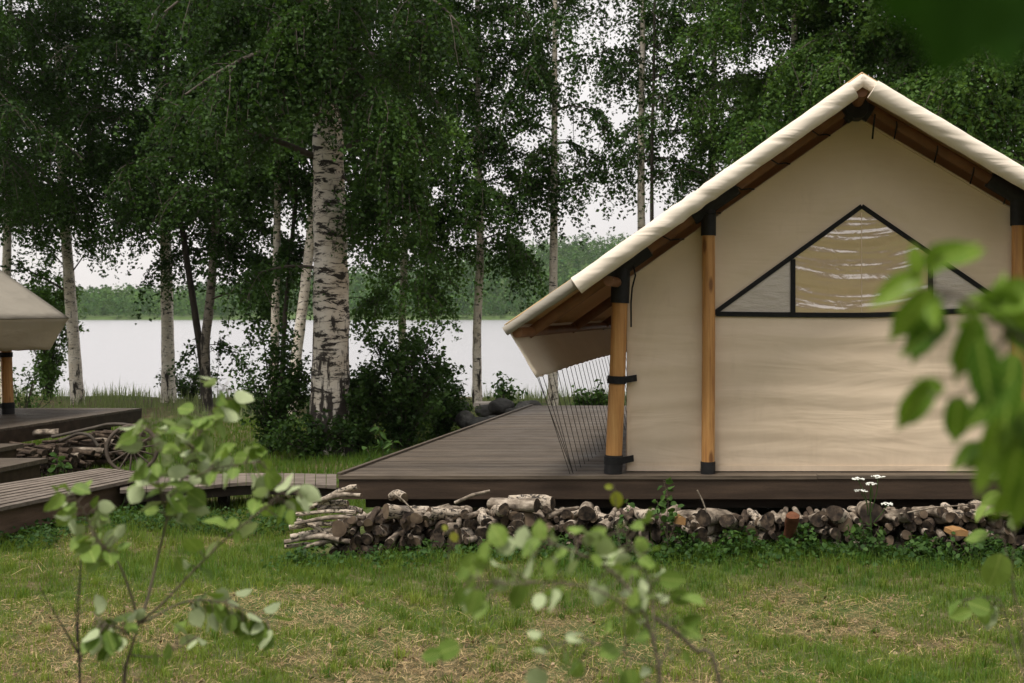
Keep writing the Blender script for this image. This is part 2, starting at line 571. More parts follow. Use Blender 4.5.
# ------------------------------------------------------------------ camera, light, sky
cam = bpy.data.cameras.new('camera')
cam.sensor_width = 36.0
cam.lens = F / 1024 * 36.0
cam.shift_x = (512 - CX) / 1024
cam.shift_y = (CY - 341.5) / 1024
cam.clip_start = 0.05
cam.clip_end = 5000
cam.dof.use_dof = True
cam.dof.focus_distance = 11.0
cam.dof.aperture_fstop = 4.0
co = bpy.data.objects.new('camera', cam)
co.location = (0, 0, H)
co.rotation_euler = (PI / 2, 0, 0)
COL.objects.link(co)
scene.camera = co

SUN_EL, SUN_AZ = math.radians(66), math.radians(-148)      # azimuth from +Y towards +X: behind the camera, from the left
sd = Vector((math.sin(SUN_AZ) * math.cos(SUN_EL), math.cos(SUN_AZ) * math.cos(SUN_EL), math.sin(SUN_EL)))
sl = bpy.data.lights.new('sun', 'SUN')
sl.energy = 3.8
sl.angle = math.radians(14)
sl.color = (1.0, 0.935, 0.835)
so = bpy.data.objects.new('sun', sl)
so.rotation_euler = (-sd).to_track_quat('-Z', 'Y').to_euler()
so.location = sd * 60
COL.objects.link(so)

w = bpy.data.worlds.new('World')
scene.world = w
w.use_nodes = True
wt = w.node_tree
wt.nodes.clear()
wo = wt.nodes.new('ShaderNodeOutputWorld')
bg = wt.nodes.new('ShaderNodeBackground')
bg.inputs['Strength'].default_value = 0.1
sky = wt.nodes.new('ShaderNodeTexSky')
sky.sky_type = 'NISHITA'
sky.sun_disc = False
sky.sun_elevation = SUN_EL
sky.sun_rotation = SUN_AZ
tc = wt.nodes.new('ShaderNodeTexCoord')
sp = wt.nodes.new('ShaderNodeSeparateXYZ')
wt.links.new(tc.outputs['Generated'], sp.inputs[0])
rz = wt.nodes.new('ShaderNodeValToRGB')
e = rz.color_ramp.elements
e[0].position, e[0].color = 0.0, (8.6, 8.15, 7.95, 1)
e[1].position, e[1].color = 0.75, (11.0, 10.8, 10.8, 1)
wt.links.new(sp.outputs['Z'], rz.inputs[0])
nz = wt.nodes.new('ShaderNodeTexNoise')
nz.inputs['Scale'].default_value = 2.2
nz.inputs['Detail'].default_value = 5
mp = wt.nodes.new('ShaderNodeMapping')
mp.inputs['Scale'].default_value = (1, 1, 3.5)
wt.links.new(tc.outputs['Generated'], mp.inputs[0])
wt.links.new(mp.outputs[0], nz.inputs['Vector'])
nr = wt.nodes.new('ShaderNodeValToRGB')
nr.color_ramp.elements[0].position, nr.color_ramp.elements[0].color = 0.3, (0.90, 0.90, 0.91, 1)
nr.color_ramp.elements[1].position, nr.color_ramp.elements[1].color = 0.7, (1.03, 1.03, 1.02, 1)
wt.links.new(nz.outputs['Fac'], nr.inputs[0])
mu = wt.nodes.new('ShaderNodeMix')
mu.data_type, mu.blend_type = 'RGBA', 'MULTIPLY'
mu.inputs[0].default_value = 1.0
wt.links.new(rz.outputs[0], mu.inputs[6])
wt.links.new(nr.outputs[0], mu.inputs[7])
ml = wt.nodes.new('ShaderNodeMix')
ml.data_type = 'RGBA'
ml.inputs[0].default_value = 0.94          # nearly closed cloud cover
wt.links.new(sky.outputs[0], ml.inputs[6])
wt.links.new(mu.outputs[2], ml.inputs[7])
wt.links.new(ml.outputs[2], bg.inputs['Color'])
wt.links.new(bg.outputs[0], wo.inputs['Surface'])

scene.view_settings.view_transform = 'Standard'
scene.view_settings.look = 'None'
scene.view_settings.exposure = 0.14
scene.view_settings.gamma = 1.0
scene.cycles.use_denoising = True
scene.cycles.max_bounces = 7
scene.cycles.diffuse_bounces = 4
scene.cycles.glossy_bounces = 3
scene.cycles.transmission_bounces = 4
scene.cycles.transparent_max_bounces = 6
scene.cycles.volume_bounces = 0
scene.cycles.caustics_reflective = False
scene.cycles.caustics_refractive = False

# ------------------------------------------------------------------ ground, lake, far shore
LAKE = -0.9


def sstep(a, b, x):
    t = np.clip((x - a) / (b - a), 0, 1)
    return t * t * (3 - 2 * t)


def far_ridge(x):
    """height of the far hills over the lake as a function of x/y (the picture's profile)"""
    return np.interp(x, [-1.2, -0.56, -0.47, -0.36, -0.30, -0.26, -0.20, -0.10, -0.04, 0.1, 0.4, 1.0],
                     [3, 3, 4, 4.5, 8, 10, 11, 21, 25, 27, 24, 14])


def ground_z(x, y):
    x, y = np.asarray(x, float), np.asarray(y, float)
    z = 0.035 * np.sin(x * 0.9 + 1.3) * np.sin(y * 0.7) + 0.02 * np.sin(2.3 * x + y * 1.7) + 0.10 * sstep(18, 25, y)
    z = z - 3.2 * sstep(28.2, 36, y)
    yy = np.maximum(y, 1)
    fr = far_ridge(x / yy)
    back = sstep(446, 456, y) * (3.2 + 0.4) + sstep(456, 640, y) * fr * 1.25
    return z + back


def build_ground():
    xs = np.unique(np.concatenate([np.linspace(-700, -60, 24), np.linspace(-60, -14, 24), np.linspace(-14, 9, 110), np.linspace(9, 60, 24), np.linspace(60, 700, 24)]))
    ys = np.unique(np.concatenate([np.linspace(-150, 0, 10), np.linspace(0, 5, 8), np.linspace(5, 38, 150), np.linspace(38, 440, 14), np.linspace(440, 460, 8), np.linspace(460, 800, 22)]))
    X, Y = np.meshgrid(xs, ys)
    Z = ground_z(X, Y)
    m, n = X.shape
    V = np.stack([X, Y, Z], -1).reshape(-1, 3)
    idx = np.arange(m * n).reshape(m, n)
    Fq = np.stack([idx[:-1, :-1], idx[:-1, 1:], idx[1:, 1:], idx[1:, :-1]], -1).reshape(-1, 4)
    me = bpy.data.meshes.new('ground')
    me.from_pydata(V.tolist(), [], Fq.tolist())
    me.polygons.foreach_set('use_smooth', np.ones(len(Fq), bool))
    t = NT('meadow_ground')
    v = t.coords((1, 1, 1), rand=False)
    n1 = t.noise(v, 0.55, 5, 0.62)
    n2 = t.noise(v, 7, 8, 0.7)
    n3 = t.noise(v, 55, 5, 0.75)
    soil = t.ramp(n2, [(0.3, (0.045, 0.030, 0.019)), (0.52, (0.15, 0.105, 0.063)), (0.75, (0.30, 0.235, 0.145))])
    green = t.ramp(n2, [(0.3, (0.045, 0.075, 0.020)), (0.7, (0.11, 0.145, 0.045))])
    c = t.mix(t.ramp(n1, [(0.42, (1, 1, 1)), (0.58, (0.25, 0.25, 0.25))]), soil, green)
    c = t.mix(0.6, c, t.ramp(n3, [(0.3, (0.22, 0.22, 0.22)), (0.7, (0.82, 0.82, 0.82))]), 'OVERLAY')
    # far shore: meadow and forest floor
    sx = t.n('SeparateXYZ')
    t.l(v, sx.inputs[0])
    far = t.n('MapRange')
    far.inputs['From Min'].default_value = 60
    far.inputs['From Max'].default_value = 420
    t.l(sx.outputs['Y'], far.inputs['Value'])
    c = t.mix(far.outputs[0], c, (0.07, 0.11, 0.035))
    me.materials.append(t.done(t.principled(c, 0.95, t.bump(n3, 0.7, 0.03, t.bump(n2, 0.6, 0.06)), 0.1)))
    o = bpy.data.objects.new('ground', me)
    COL.objects.link(o)
    tag(o, 'patchy ground of thin green grass and dry brown straw sloping to the lake', kind='structure')


build_ground()

mb = MB()
mb.add([(-698, 29, LAKE), (698, 29, LAKE), (698, 453, LAKE), (-698, 453, LAKE)], [(0, 1, 2, 3)])
t = NT('lake_water')
v = t.coords((1, 1, 1), rand=False)
vw = t.coords((0.5, 1.6, 1), rand=False)
h = t.noise(vw, 1.4, 5, 0.6)
M['water'] = t.done(t.principled((0.30, 0.30, 0.32), 0.22, t.bump(h, 0.16, 0.15), 0.6, IOR=1.33))
lake = mb.build('water', M['water'])
tag(lake, 'wide pale lake rippled by wind under the white sky', kind='structure')


def far_forest():
    n = 8000
    ang = rng.uniform(-0.62, 0.62, n)
    y = 452 + rng.random(n) ** 1.1 * 215
    x = ang * y
    keep = ~((x / y > -0.325) & (x / y < -0.24) & (y < 490))             # the meadow by the water
    x, y = x[keep], y[keep]
    z = ground_z(x, y)
    n = len(x)
    hgt = rng.gamma(9, 0.95, n).clip(4.5, 14) * np.where(y < 470, 0.8, 1.0) * np.interp(x / y, [-0.4, -0.28], [0.8, 1.0])
    wid = hgt * rng.uniform(0.26, 0.5, n)
    conif = rng.random(n) < 0.35
    K = 55
    N = n * K
    tr = np.repeat(np.arange(n), K)
    u = rng.random(N)
    th = rng.uniform(0, 2 * PI, N)
    prof = np.where(conif[tr], (1 - u) * 0.9 + 0.06, np.sqrt(np.clip(1 - (2 * u - 0.95) ** 2, 0.03, 1)))
    rad = prof * wid[tr] * rng.uniform(0.55, 1.0, N)
    pos = np.stack([x[tr] + rad * np.cos(th), y[tr] + rad * np.sin(th), z[tr] + hgt[tr] * (0.08 + 0.92 * u)], 1)
    sc = rng.uniform(0.7, 1.35, N) * np.clip(hgt[tr] / 9, 0.6, 1.3)
    R = rand_rots(N, sc, 0.4)
    tint = rng.normal(0.45, 0.22, n)[tr] + np.where(conif[tr], -0.25, 0.1) + rng.normal(0, 0.1, N)
    o = inst_mesh('far_forest', LEAF4_V, LEAF4_F, pos, R, tint, M['leaf_far'])
    tag(o, 'mixed green forest covering the hills across the lake', kind='stuff')


far_forest()

hz = MB().box(-703, 703, -155, 805, -5.5, 52)
t = NT('air_haze')
pvn = t.n('VolumePrincipled', Density=0.00011)
pvn.inputs['Color'].default_value = (0.93, 0.95, 0.97, 1)
t.l(pvn.outputs[0], t.out.inputs['Volume'])
tag(hz.build('haze', t.m), 'thin pale haze in the damp air over the lake', kind='stuff')

# reeds and long grass along the near bank
def bank_reeds():
    n = 10500
    y = rng.uniform(21.5, 29.8, n)
    x = rng.uniform(-0.56, 0.05, n) * y
    cl = np.sin(x * 1.9) * np.sin(x * 0.73 + y * 0.8) + rng.normal(0, 0.5, n)
    keep = (cl > -0.25) & ((y > 19.5) | (rng.random(n) < 0.5))
    x, y = x[keep], y[keep]
    n = len(x)
    hh = rng.gamma(4, 0.042, n) + 0.05
    hh *= np.where((x / y > -0.30) & (x / y < -0.14), 0.5, 1.0)
    w_ = rng.uniform(0.010, 0.022, n)
    tv = [(-0.5, 0, 0), (0.5, 0, 0), (0.35, 0.05, 0.55), (-0.35, 0.05, 0.55), (0, 0.22, 1)]
    tf = [(0, 1, 2, 3), (3, 2, 4)]
    a = rng.uniform(0, 2 * PI, n)
    ca, sa = np.cos(a), np.sin(a)
    R = np.zeros((n, 3, 3))
    R[:, 0, 0], R[:, 1, 0] = ca * w_, sa * w_
    R[:, 0, 1], R[:, 1, 1] = -sa * hh, ca * hh
    R[:, 2, 2] = hh
    pos = np.stack([x, y, ground_z(x, y)], 1)
    o = inst_mesh('reeds', tv, tf, pos, R, rng.normal(0.5, 0.22, n), M['reed'])
    tag(o, 'long pale grass and reeds along the near bank of the lake', kind='stuff')


bank_reeds()

# ------------------------------------------------------------------ decks
SH = 0.125                  # the decks and tents run away from the camera leaning slightly to the right
ZD = 0.62                   # deck level


def boards_deck(mb, xl, xr, y0, y1, z, th, pitch, gap=0.007, shl=SH, yref=None):
    yref = y0 if yref is None else yref
    y = y0
    while y < y1 - 0.02:
        yb = min(y + pitch - gap, y1)
        mb.tint = random.random()
        # two or three boards butted end to end
        cuts = sorted([random.uniform(0.2, 0.8) for _ in range(random.choice([1, 1, 2]))])
        es = [0.0] + cuts + [1.0]
        for a, b in zip(es[:-1], es[1:]):
            mb.tint = min(1, max(0, random.gauss(0.5, 0.26)))
            dz = random.uniform(-0.002, 0.002)
            w_ = xr - xl
            e0 = random.uniform(-0.012, 0.012) if a == 0 else 0.002
            mb.box(xl + a * w_ + e0, xl + b * w_ - 0.002, y, yb, z - th + dz, z + dz, sh=shl, yref=yref)
        y += pitch


def make_deck(name, label, xl, xr, y0, y1, pitch):
    d = thing(name, label, 'deck', ((xl + xr) / 2, y0, 0), 'timber decks under the tents')
    m = MB()
    boards_deck(m, xl, xr, y0, y1, ZD, 0.032, pitch)
    m.build('deck_boards', M['deck'], d)
    m = MB()
    z1, z0 = ZD - 0.034, ZD - 0.215
    m.box(xl + 0.01, xr - 0.01, y0 + 0.012, y0 + 0.052, z0, z1, sh=SH, yref=y0)
    m.build('front_fascia', M['fascia'], d)
    for side, x in (('side_fascia', xl + 0.012), ('side_fascia', xr - 0.052)):
        m = MB()
        m.box(x, x + 0.04, y0 + 0.054, y1, z0, z1, sh=SH, yref=y0)
        m.build(side, M['fascia'], d)
    m = MB()
    m.box(xl + 0.2, xr - 0.2, y0 + 0.16, y0 + 0.26, z0 - 0.10, z1 - 0.03, sh=SH, yref=y0)
    m.build('beam', M['joist'], d)
    for k in range(5):
        for yy in (y0 + 0.3, (y0 + y1) / 2, y1 - 0.4):
            x = xl + 0.4 + (xr - xl - 0.8) * k / 4 + SH * (yy - y0)
            m = MB()
            m.box(x - 0.09, x + 0.09, yy - 0.03, yy + 0.12, -0.15, z0 - 0.102 if yy < y0 + 0.5 else z1 - 0.001)
            m.build('support_post', M['stump'] if k == 2 else M['joist'], d)
    m = MB()                                   # edging strip along the left side of the boards
    m.box(xl - 0.012, xl + 0.03, y0 + 0.02, y1, ZD + 0.003, ZD + 0.022, sh=SH, yref=y0)
    m.build('edge_strip', M['deck'], d)
    return d


make_deck('wooden_deck', 'dark brown timber deck carrying the large cream tent, firewood under its front edge', -2.74, 7.2, 10.86, 19.0, 0.125)
make_deck('wooden_deck', 'dark timber deck of the far tent, with steps and a wagon wheel beside it', -18.5 + SH * -6.5, -7.67 - SH * 6.5, 12.0, 18.5, 0.125)


# ------------------------------------------------------------------ boardwalk and steps
def plank_quad(mb, a, b, c, d, n, th, gap=0.01):
    """planks laid across a strip whose long sides run a->b and d->c; each plank a solid"""
    a, b, c, d = [Vector(p) for p in (a, b, c, d)]
    for i in range(n):
        u0, u1 = i / n, (i + 1) / n - gap * 0.5
        p0, p1 = a.lerp(b, u0), a.lerp(b, u1)
        q0, q1 = d.lerp(c, u0), d.lerp(c, u1)
        ov = (p0 - q0).normalized() * random.uniform(-0.012, 0.02)
        p0, p1 = p0 + ov, p1 + ov
        mb.tint = min(1, max(0, random.gauss(0.5, 0.25)))
        dz = Vector((0, 0, random.uniform(-0.003, 0.003)))
        t_ = Vector((0, 0, th))
        mb.hexa([p - t_ + dz for p in (p0, p1, q1, q0)] + [p + dz for p in (p0, p1, q1, q0)])


zb = 0.36
A0, A1 = G(-60, 520, zb), G(158, 474, zb)
A2, A3 = G(100, 467.5, zb), G(-60, 492, zb)
bw = thing('boardwalk', 'raised boardwalk of grey planks with brown side board, below the far deck steps', 'boardwalk', (A0.x, A0.y, 0))
m = MB()
plank_quad(m, A0, A3, A2, A1, 9, 0.035, 0.07)
m.build('walk_boards', M['walk'], bw)
m = MB()
dn = (A1 - A0).normalized()
inn = Vector((-dn.y, dn.x, 0)) * 0.09
b0, b1 = A0 + inn, A1 + inn - dn * 0.05
m.bar((b0.x, b0.y, zb - 0.155), (b1.x, b1.y, zb - 0.155), 0.04, 0.235, up=(0, 0, 1))
m.build('side_board', M['walk_fascia'], bw)
m = MB()
r0, r1 = A1 + inn * 0.9 - dn * 0.06, A2 - dn * 0.1
m.bar((r0.x, r0.y + 0.06, zb - 0.155), (r1.x, r1.y, zb - 0.155), 0.04, 0.235, up=(0, 0, 1))
m.build('side_board', M['walk_fascia'], bw)
for u in (0.1, 0.5, 0.9):
    q = A0.lerp(A1, u) + inn * 2.2
    m = MB()
    m.box(q.x - 0.05, q.x + 0.05, q.y, q.y + 0.1, -0.1, zb - 0.04)
    m.build('support_post', M['joist'], bw)

# the second, lower walk that leads on to the large deck; it curves a little
zb2 = 0.30
fr = [G(120, 490, zb2), G(190, 487, zb2), G(255, 482, zb2), G(337, 485.5, zb2)]
bk = [G(120, 477, zb2), G(192, 474.5, zb2), G(255, 473, zb2), G(337, 474, zb2)]
frs, bks = smooth_path(fr, 25), smooth_path(bk, 25)
bw2 = thing('boardwalk', 'low curving boardwalk of dark planks leading across the grass to the large deck', 'boardwalk', (frs[0].x, frs[0].y, 0))
m = MB()
for i in range(24):
    g = 0.06
    p0, p1 = frs[i], frs[i].lerp(frs[i + 1], 1 - g)
    q0, q1 = bks[i], bks[i].lerp(bks[i + 1], 1 - g)
    m.tint = min(1, max(0, random.gauss(0.3, 0.2)))
    t_ = Vector((0, 0, 0.035))
    m.hexa([p - t_ for p in (p0, p1, q1, q0)] + [p for p in (p0, p1, q1, q0)])
m.build('walk_boards', M['walk'], bw2)
m = MB()
for i in range(0, 24, 4):
    p, q = frs[i] + Vector((0, 0.1, -0.09)), frs[min(i + 4, 24)] + Vector((0, 0.1, -0.09))
    m.bar(p, q, 0.04, 0.1, up=(0, 0, 1))
m.build('side_board', M['joist'], bw2)
for i in (2, 12, 22):
    q = frs[i].lerp(bks[i], 0.4)
    m = MB()
    m.box(q.x - 0.05, q.x + 0.05, q.y, q.y + 0.1, -0.1, zb2 - 0.037)
    m.build('support_post', M['joist'], bw2)

# two steps down from the far deck
st = thing('steps', 'two dark wooden steps between the far deck and the boardwalk', 'steps', (-7.9, 14.3, 0))
for i, (pxr, pyr, pxl_y, zt) in enumerate(((24, 443.5, 449, 0.50), (48, 458, 464, 0.42))):
    r = G(pxr, pyr, zt)
    y1 = r.y
    xr = r.x
    m = MB()
    m.tint = 0.4
    dpt = 0.9
    m.box(xr - 3.0, xr, y1 - dpt, y1, zt - 0.05, zt, sh=0.1, yref=y1)
    m.build('tread', M['deck'], st)
    m = MB()
    m.box(xr - 2.95, xr - 0.06, y1 - dpt + 0.08, y1 - 0.05, 0.0, zt - 0.052, sh=0.1, yref=y1)
    m.build('riser', M['fascia'], st)


# ------------------------------------------------------------------ tents
def noise2(x, y, s):
    return (np.sin(x * 1.7 * s + 0.7) * np.cos(y * 2.3 * s + 1.1) + 0.5 * np.sin(x * 3.9 * s + y * 2.2 * s) + 0.25 * np.sin(x * 7.3 * s - y * 6.1 * s + 2.0)) / 1.75


def make_tent(name, label, X0, Y0, L, sL, sR, zr=3.537, we=3.079, fly='canvas_fly', windows=True, ncord=32):
    W = lambda u, v, z: Vector((X0 + u + SH * 0.88 * v, Y0 + v, ZD + z))
    T = thing(name, label, 'tent', W(0, 0, 0), 'canvas safari tents on decks')
    slope = lambda u: (sL if u < 0 else sR)
    OV = 0.55                                  # the roof stands out in front of the wall
    zroof = lambda u: zr - slope(u) * abs(u)
    perp = lambda sgn, d: (lambda s_: (-sgn * s_ / math.hypot(1, s_) * d, -1 / math.hypot(1, s_) * d))(sL if sgn < 0 else sR)
    # fly sheet: one cloth over the ridge, sagging a little between the rafters
    us = np.concatenate([np.linspace(-we, 0, 26), np.linspace(0, we, 26)[1:]])
    vs = np.linspace(-OV, L, 54)
    grid = []
    for v_ in vs:
        row = []
        for u_ in us:
            ed = abs(u_) / we
            sag = 0.035 * math.sin(PI * ed) * (0.5 - 0.5 * math.cos(2 * PI * v_ / (L / 4))) + 0.012 * noise2(u_, v_, 1.1) * min(1, abs(v_ + OV) * 3 + 0.1)
            row.append(W(u_, v_, zroof(u_) - max(0, sag)))
        grid.append(row)
    m = MB().sheet(grid)
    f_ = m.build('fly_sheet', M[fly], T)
    solidify(f_, 0.014, 1.0)
    # hem of the fly in front of the rafter, and the rolled cover over it
    for sg in (-1, 1):
        hem = lambda u_, r_, dv=0.0: (lambda d_: W(u_ + d_[0], -OV - 0.02 + dv, zroof(u_) + d_[1]))(perp(sg, r_))
        us_ = np.linspace(0.01, 0.26, 6) * sg
        m = MB().tube([hem(u_, 0.052) for u_ in us_], 0.050, 14)
        m.build('fly_hem', M['canvas_roll'], T)
        us_ = np.linspace(2.20, we + 0.02, 14) * sg
        m = MB().tube([hem(u_, 0.060 - 0.018 * k / 13) for k, u_ in enumerate(us_)], [0.060 - 0.020 * k / 13 + 0.003 * math.sin(k * 2.1) for k in range(14)], 14)
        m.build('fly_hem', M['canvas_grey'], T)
        u0, ue = 0.13 * sg, (-2.50 if sg < 0 else 2.9)
        pts, rs = [], []
        nseg = 60
        rr = 0.080 if sg < 0 else 0.084
        for i in range(nseg + 1):
            u_ = u0 + (ue - u0) * i / nseg
            wob = 1 + 0.022 * math.sin(i * 0.55 + sg) + 0.012 * math.sin(i * 1.7)
            if sg < 0 and 31 <= i <= 38:
                wob *= 1 + 0.05 * math.cos((i - 34.5) * 1.7)
            pts.append(hem(u_, rr * 0.98, -rr * 0.5))
            rs.append(rr * wob)
        m = MB().tube(pts, rs, 20)
        m.build('rolled_cover', M['canvas_roll'], T)
    # rafters, ridge pole, eave poles
    for v_ in (0.10, L * 0.34, L * 0.67, L - 0.1):
        for sg in (-1, 1):
            dx, dz = perp(sg, 0.105 if v_ < 0.2 else 0.10)
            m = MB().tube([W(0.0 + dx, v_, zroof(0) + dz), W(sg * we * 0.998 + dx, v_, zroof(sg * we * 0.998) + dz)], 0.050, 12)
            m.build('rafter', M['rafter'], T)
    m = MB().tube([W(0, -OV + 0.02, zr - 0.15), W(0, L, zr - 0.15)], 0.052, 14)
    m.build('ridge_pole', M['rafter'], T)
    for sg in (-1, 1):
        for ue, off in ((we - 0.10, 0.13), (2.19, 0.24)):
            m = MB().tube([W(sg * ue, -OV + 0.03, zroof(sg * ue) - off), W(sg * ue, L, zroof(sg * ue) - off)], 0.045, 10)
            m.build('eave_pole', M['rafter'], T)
    # ridge bracket and the posts with their sleeves
    m = MB()
    for sg in (-1, 1):
        dx, dz = perp(sg, 0.145)
        a, b = (sg * 0.02, sg * 0.20)
        m.tube([W(a + dx, 0.10, zroof(a) + dz), W(b + dx, 0.10, zroof(b) + dz)], 0.083, 14)
    m.tube([W(0, -0.03, zr - 0.20), W(0, 0.18, zr - 0.20)], 0.10, 14)
    m.build('ridge_bracket', M['sleeve'], T)
    for v_ in (0.10, L - 0.1):
        for ut, ub, r in ((-2.16, -2.233, 0.074), (-1.358, -1.363, 0.060), (1.479, 1.481, 0.060), (2.19, 2.262, 0.074)):
            s_ = slope(ut)
            zt = zroof(ut) - 0.12 * math.hypot(1, s_)
            pole_len = zt
            m = MB()
            m.tube([W(ub, v_, 0.0), W(ub + (ut - ub) * 0.5 + 0.004, v_, zt * 0.5), W(ut, v_, zt)], [r * 1.02, r, r * 0.97], 16)
            p = m.build('pole', M['pole'], T)
            lp = lambda z: ub + (ut - ub) * z / zt
            big = abs(ut) > 2
            hs = 0.30 if big else 0.25
            m = MB().tube([W(lp(zt - hs), v_, zt - hs), W(ut, v_, zt + 0.02)], r * 1.16, 16)
            sg = -1 if ut < 0 else 1
            dx, dz = perp(sg, 0.105 if v_ < 0.2 else 0.10)
            a, b = ut - 0.21, ut + 0.19
            m.tube([W(a + dx, v_, zroof(a) + dz), W(b + dx, v_, zroof(b) + dz)], 0.076, 14)
            m.build('pole_sleeve', M['sleeve'], p)
            hb = 0.17 if big else 0.11
            m = MB().tube([W(ub, v_, 0.001), W(lp(hb), v_, hb)], r * 1.14, 16)
            m.build('base_cap', M['sleeve'], p)
            if big:
                for zz in (0.86, 0.12):
                    m = MB().tube([W(lp(zz - 0.035), v_, zz - 0.035), W(lp(zz + 0.035), v_, zz + 0.035)], r * 1.19, 16)
                    sx = 1 if ut < 0 else -1
                    m.bar(W(lp(zz) + sx * r, v_ - r * 0.6, zz), W(lp(zz) + sx * (r + 0.10), v_ + 0.06, zz + 0.012), 0.012, 0.06, up=(0, 0, 1))
                    m.build('strap', M['webbing'], p)
                if v_ < 0.2:
                    # loose cord ends at the bracket
                    m = MB()
                    uu = ut + (0.12 if ut < 0 else -0.12)
                    m.tube([W(uu, v_ - 0.05, zt + 0.04), W(uu + 0.02, v_ - 0.07, zt - 0.05), W(uu - 0.01, v_ - 0.06, zt - 0.16), W(uu - 0.025, v_ - 0.03, zt - 0.30), W(uu - 0.03, v_ + 0.02, zt - 0.52)], 0.009, 6)
                    m.build('tie_cord', M['webbing'], p)
    # canvas walls
    uw = 2.12

    def wall_top(u_):
        return zroof(u_) - 0.205 * math.hypot(1, slope(u_))

    def in_window(u_, z_):
        zb_, za, hw = 1.44, 2.46, 1.36
        d = min((z_ - zb_ + 0.17) / 0.10, (za + 0.24 - z_ - abs(u_ - 0.053) * (za - zb_) / hw) / 0.12)
        return min(1, max(0, d))

    def end_wall(v_, wname, front):
        nu, nv = 110, 90
        grid = []
        for j in range(nv + 1):
            row = []
            for i in range(nu + 1):
                u_ = -uw + 2 * uw * i / nu
                tz = j / nv
                z_ = 0.012 + tz * (wall_top(u_) - 0.012)
                a = 1 - in_window(u_, z_)
                low = 0.42 * math.exp(-((z_ - 0.75) / 0.6) ** 2)
                d = 0.0
                d += 0.011 * low * math.sin(z_ * 21 + 0.9 * math.sin(u_ * 1.1) + 0.35 * u_ * u_)
                d += 0.007 * low * math.sin(z_ * 37 - u_ * 1.9 + 1.3 * math.sin(u_ * 2.1 + 1))
                d += 0.008 * noise2(u_ * 0.8, z_, 1.0)
                hi = max(0, z_ - 1.4) / 2
                d += 0.004 * hi * math.sin((u_ * 0.8 + z_) * 9) * (1 if u_ < 0 else 0.4)
                # lines of pull where the wall is tied to the posts
                for pu in (-1.39, 1.45):
                    q = (u_ - pu) / 0.10
                    d += 0.020 * math.exp(-q * q)
                d += 0.03 * math.sin(PI * min(1, tz)) * math.sin(PI * (u_ + uw) / (2 * uw))
                row.append(W(u_, v_ + (-d * a if front else d), z_))
            grid.append(row)
        m = MB().sheet(grid)
        o = m.build(wname, M['canvas_wall'], T)
        solidify(o, 0.006, -1.0 if front else 1.0)
        return o

    fw = end_wall(0.20, 'front_wall', True)
    end_wall(L - 0.2, 'back_wall', False)
    for sg in (-1, 1):
        grid = []
        for j in range(25):
            row = []
            for i in range(41):
                v_ = 0.20 + (L - 0.4) * i / 40
                z_ = 0.012 + (wall_top(uw * sg) - 0.012) * j / 24
                row.append(W(sg * (uw + 0.015 * noise2(v_, z_, 1.5)), v_, z_))
            grid.append(row)
        o = MB().sheet(grid).build('side_wall', M['canvas_wall'], T)
        solidify(o, 0.006, 0.0)
    # hem along the wall top, bottom seam and corner binding
    m = MB()
    for sg in (-1, 1):
        a, b = sg * 0.05, sg * 2.1
        m.bar(W(a, 0.185, wall_top(a) - 0.02), W(b, 0.185, wall_top(b) - 0.02), 0.012, 0.045, up=(0, 1, 0))
    m.bar(W(-uw, 0.188, 0.035), W(uw, 0.188, 0.035), 0.008, 0.05, up=(0, 0, 1))
    m.bar(W(-uw + 0.02, 0.186, 0.02), W(-uw + 0.02, 0.186, wall_top(-uw) - 0.03), 0.03, 0.012, up=(0, 1, 0))
    m.bar(W(uw - 0.02, 0.186, 0.02), W(uw - 0.02, 0.186, wall_top(uw) - 0.03), 0.03, 0.012, up=(0, 1, 0))
    m.build('wall_binding', M['canvas_wall'], fw)
    # lacing between the wall and the rafters
    for sg in (-1, 1):
        for u_ in (0.35, 0.72, 1.05, 1.36, 1.70):
            uu = sg * u_
            zw = wall_top(uu)
            m = MB()
            if sg > 0:
                m.tube([W(uu, -0.05, zroof(uu) - 0.13), W(uu + 0.012, 0.03, zw + 0.09), W(uu, 0.172, zw - 0.02)], 0.007, 6)
            else:
                m.tube([W(uu - 0.06, -0.05, zroof(uu - 0.06) - 0.13), W(uu, 0.02, zw + 0.05), W(uu + 0.07, 0.03, zw + 0.06), W(uu + 0.11, 0.172, wall_top(uu + 0.11) - 0.01)], 0.007, 6)
            m.build('lacing_cord', M['webbing'], T)
    m = MB().tube([W(0.16, 0.0, zr - 0.26), W(0.15, 0.04, zr - 0.36), W(0.145, 0.10, zr - 0.47)], 0.009, 6)
    m.build('lacing_cord', M['webbing'], T)
    # triangular window
    if windows:
        tri_window(T, W, 0.20)
    # hanging valances on both eaves
    for sg in (-1, 1):
        grid = []
        ze = zroof(sg * we) + 0.012
        for j in range(9):
            row = []
            for i in range(61):
                v_ = -OV + (L + OV) * i / 60
                q = j / 8
                sc_ = 0.012 * math.sin(2 * PI * i / 2.5) * q * q
                lift = 0.03 * (math.sin(PI * i / 60)) * q
                row.append(W(sg * (we - 0.275 * q + 0.012 * noise2(v_, q * 2, 2.0) * q), v_, ze - 0.46 * q + sc_ * 0.5 + lift))
            grid.append(row)
        o = MB().sheet(grid).build('valance', M['canvas_valance'], T)
        solidify(o, 0.006, 0.0)
        if ncord:
            for k in range(ncord):
                v_ = -OV + 0.03 + (L + OV - 0.1) * (k / (ncord - 1)) ** 1.0
                if k == 0:
                    ends = [(v_, 0.0), (v_ + 0.06, 0.03)]
                else:
                    ends = [(v_, 0.0)]
                for q_, bo in ends:
                    m = MB().tube([W(sg * (we - 0.27), q_, ze - 0.445), W(sg * (2.59 + bo), max(q_, 0.03) + 0.02, 0.004)], 0.0033, 5)
                    m.build('bungee_cord', M['cord'], T)
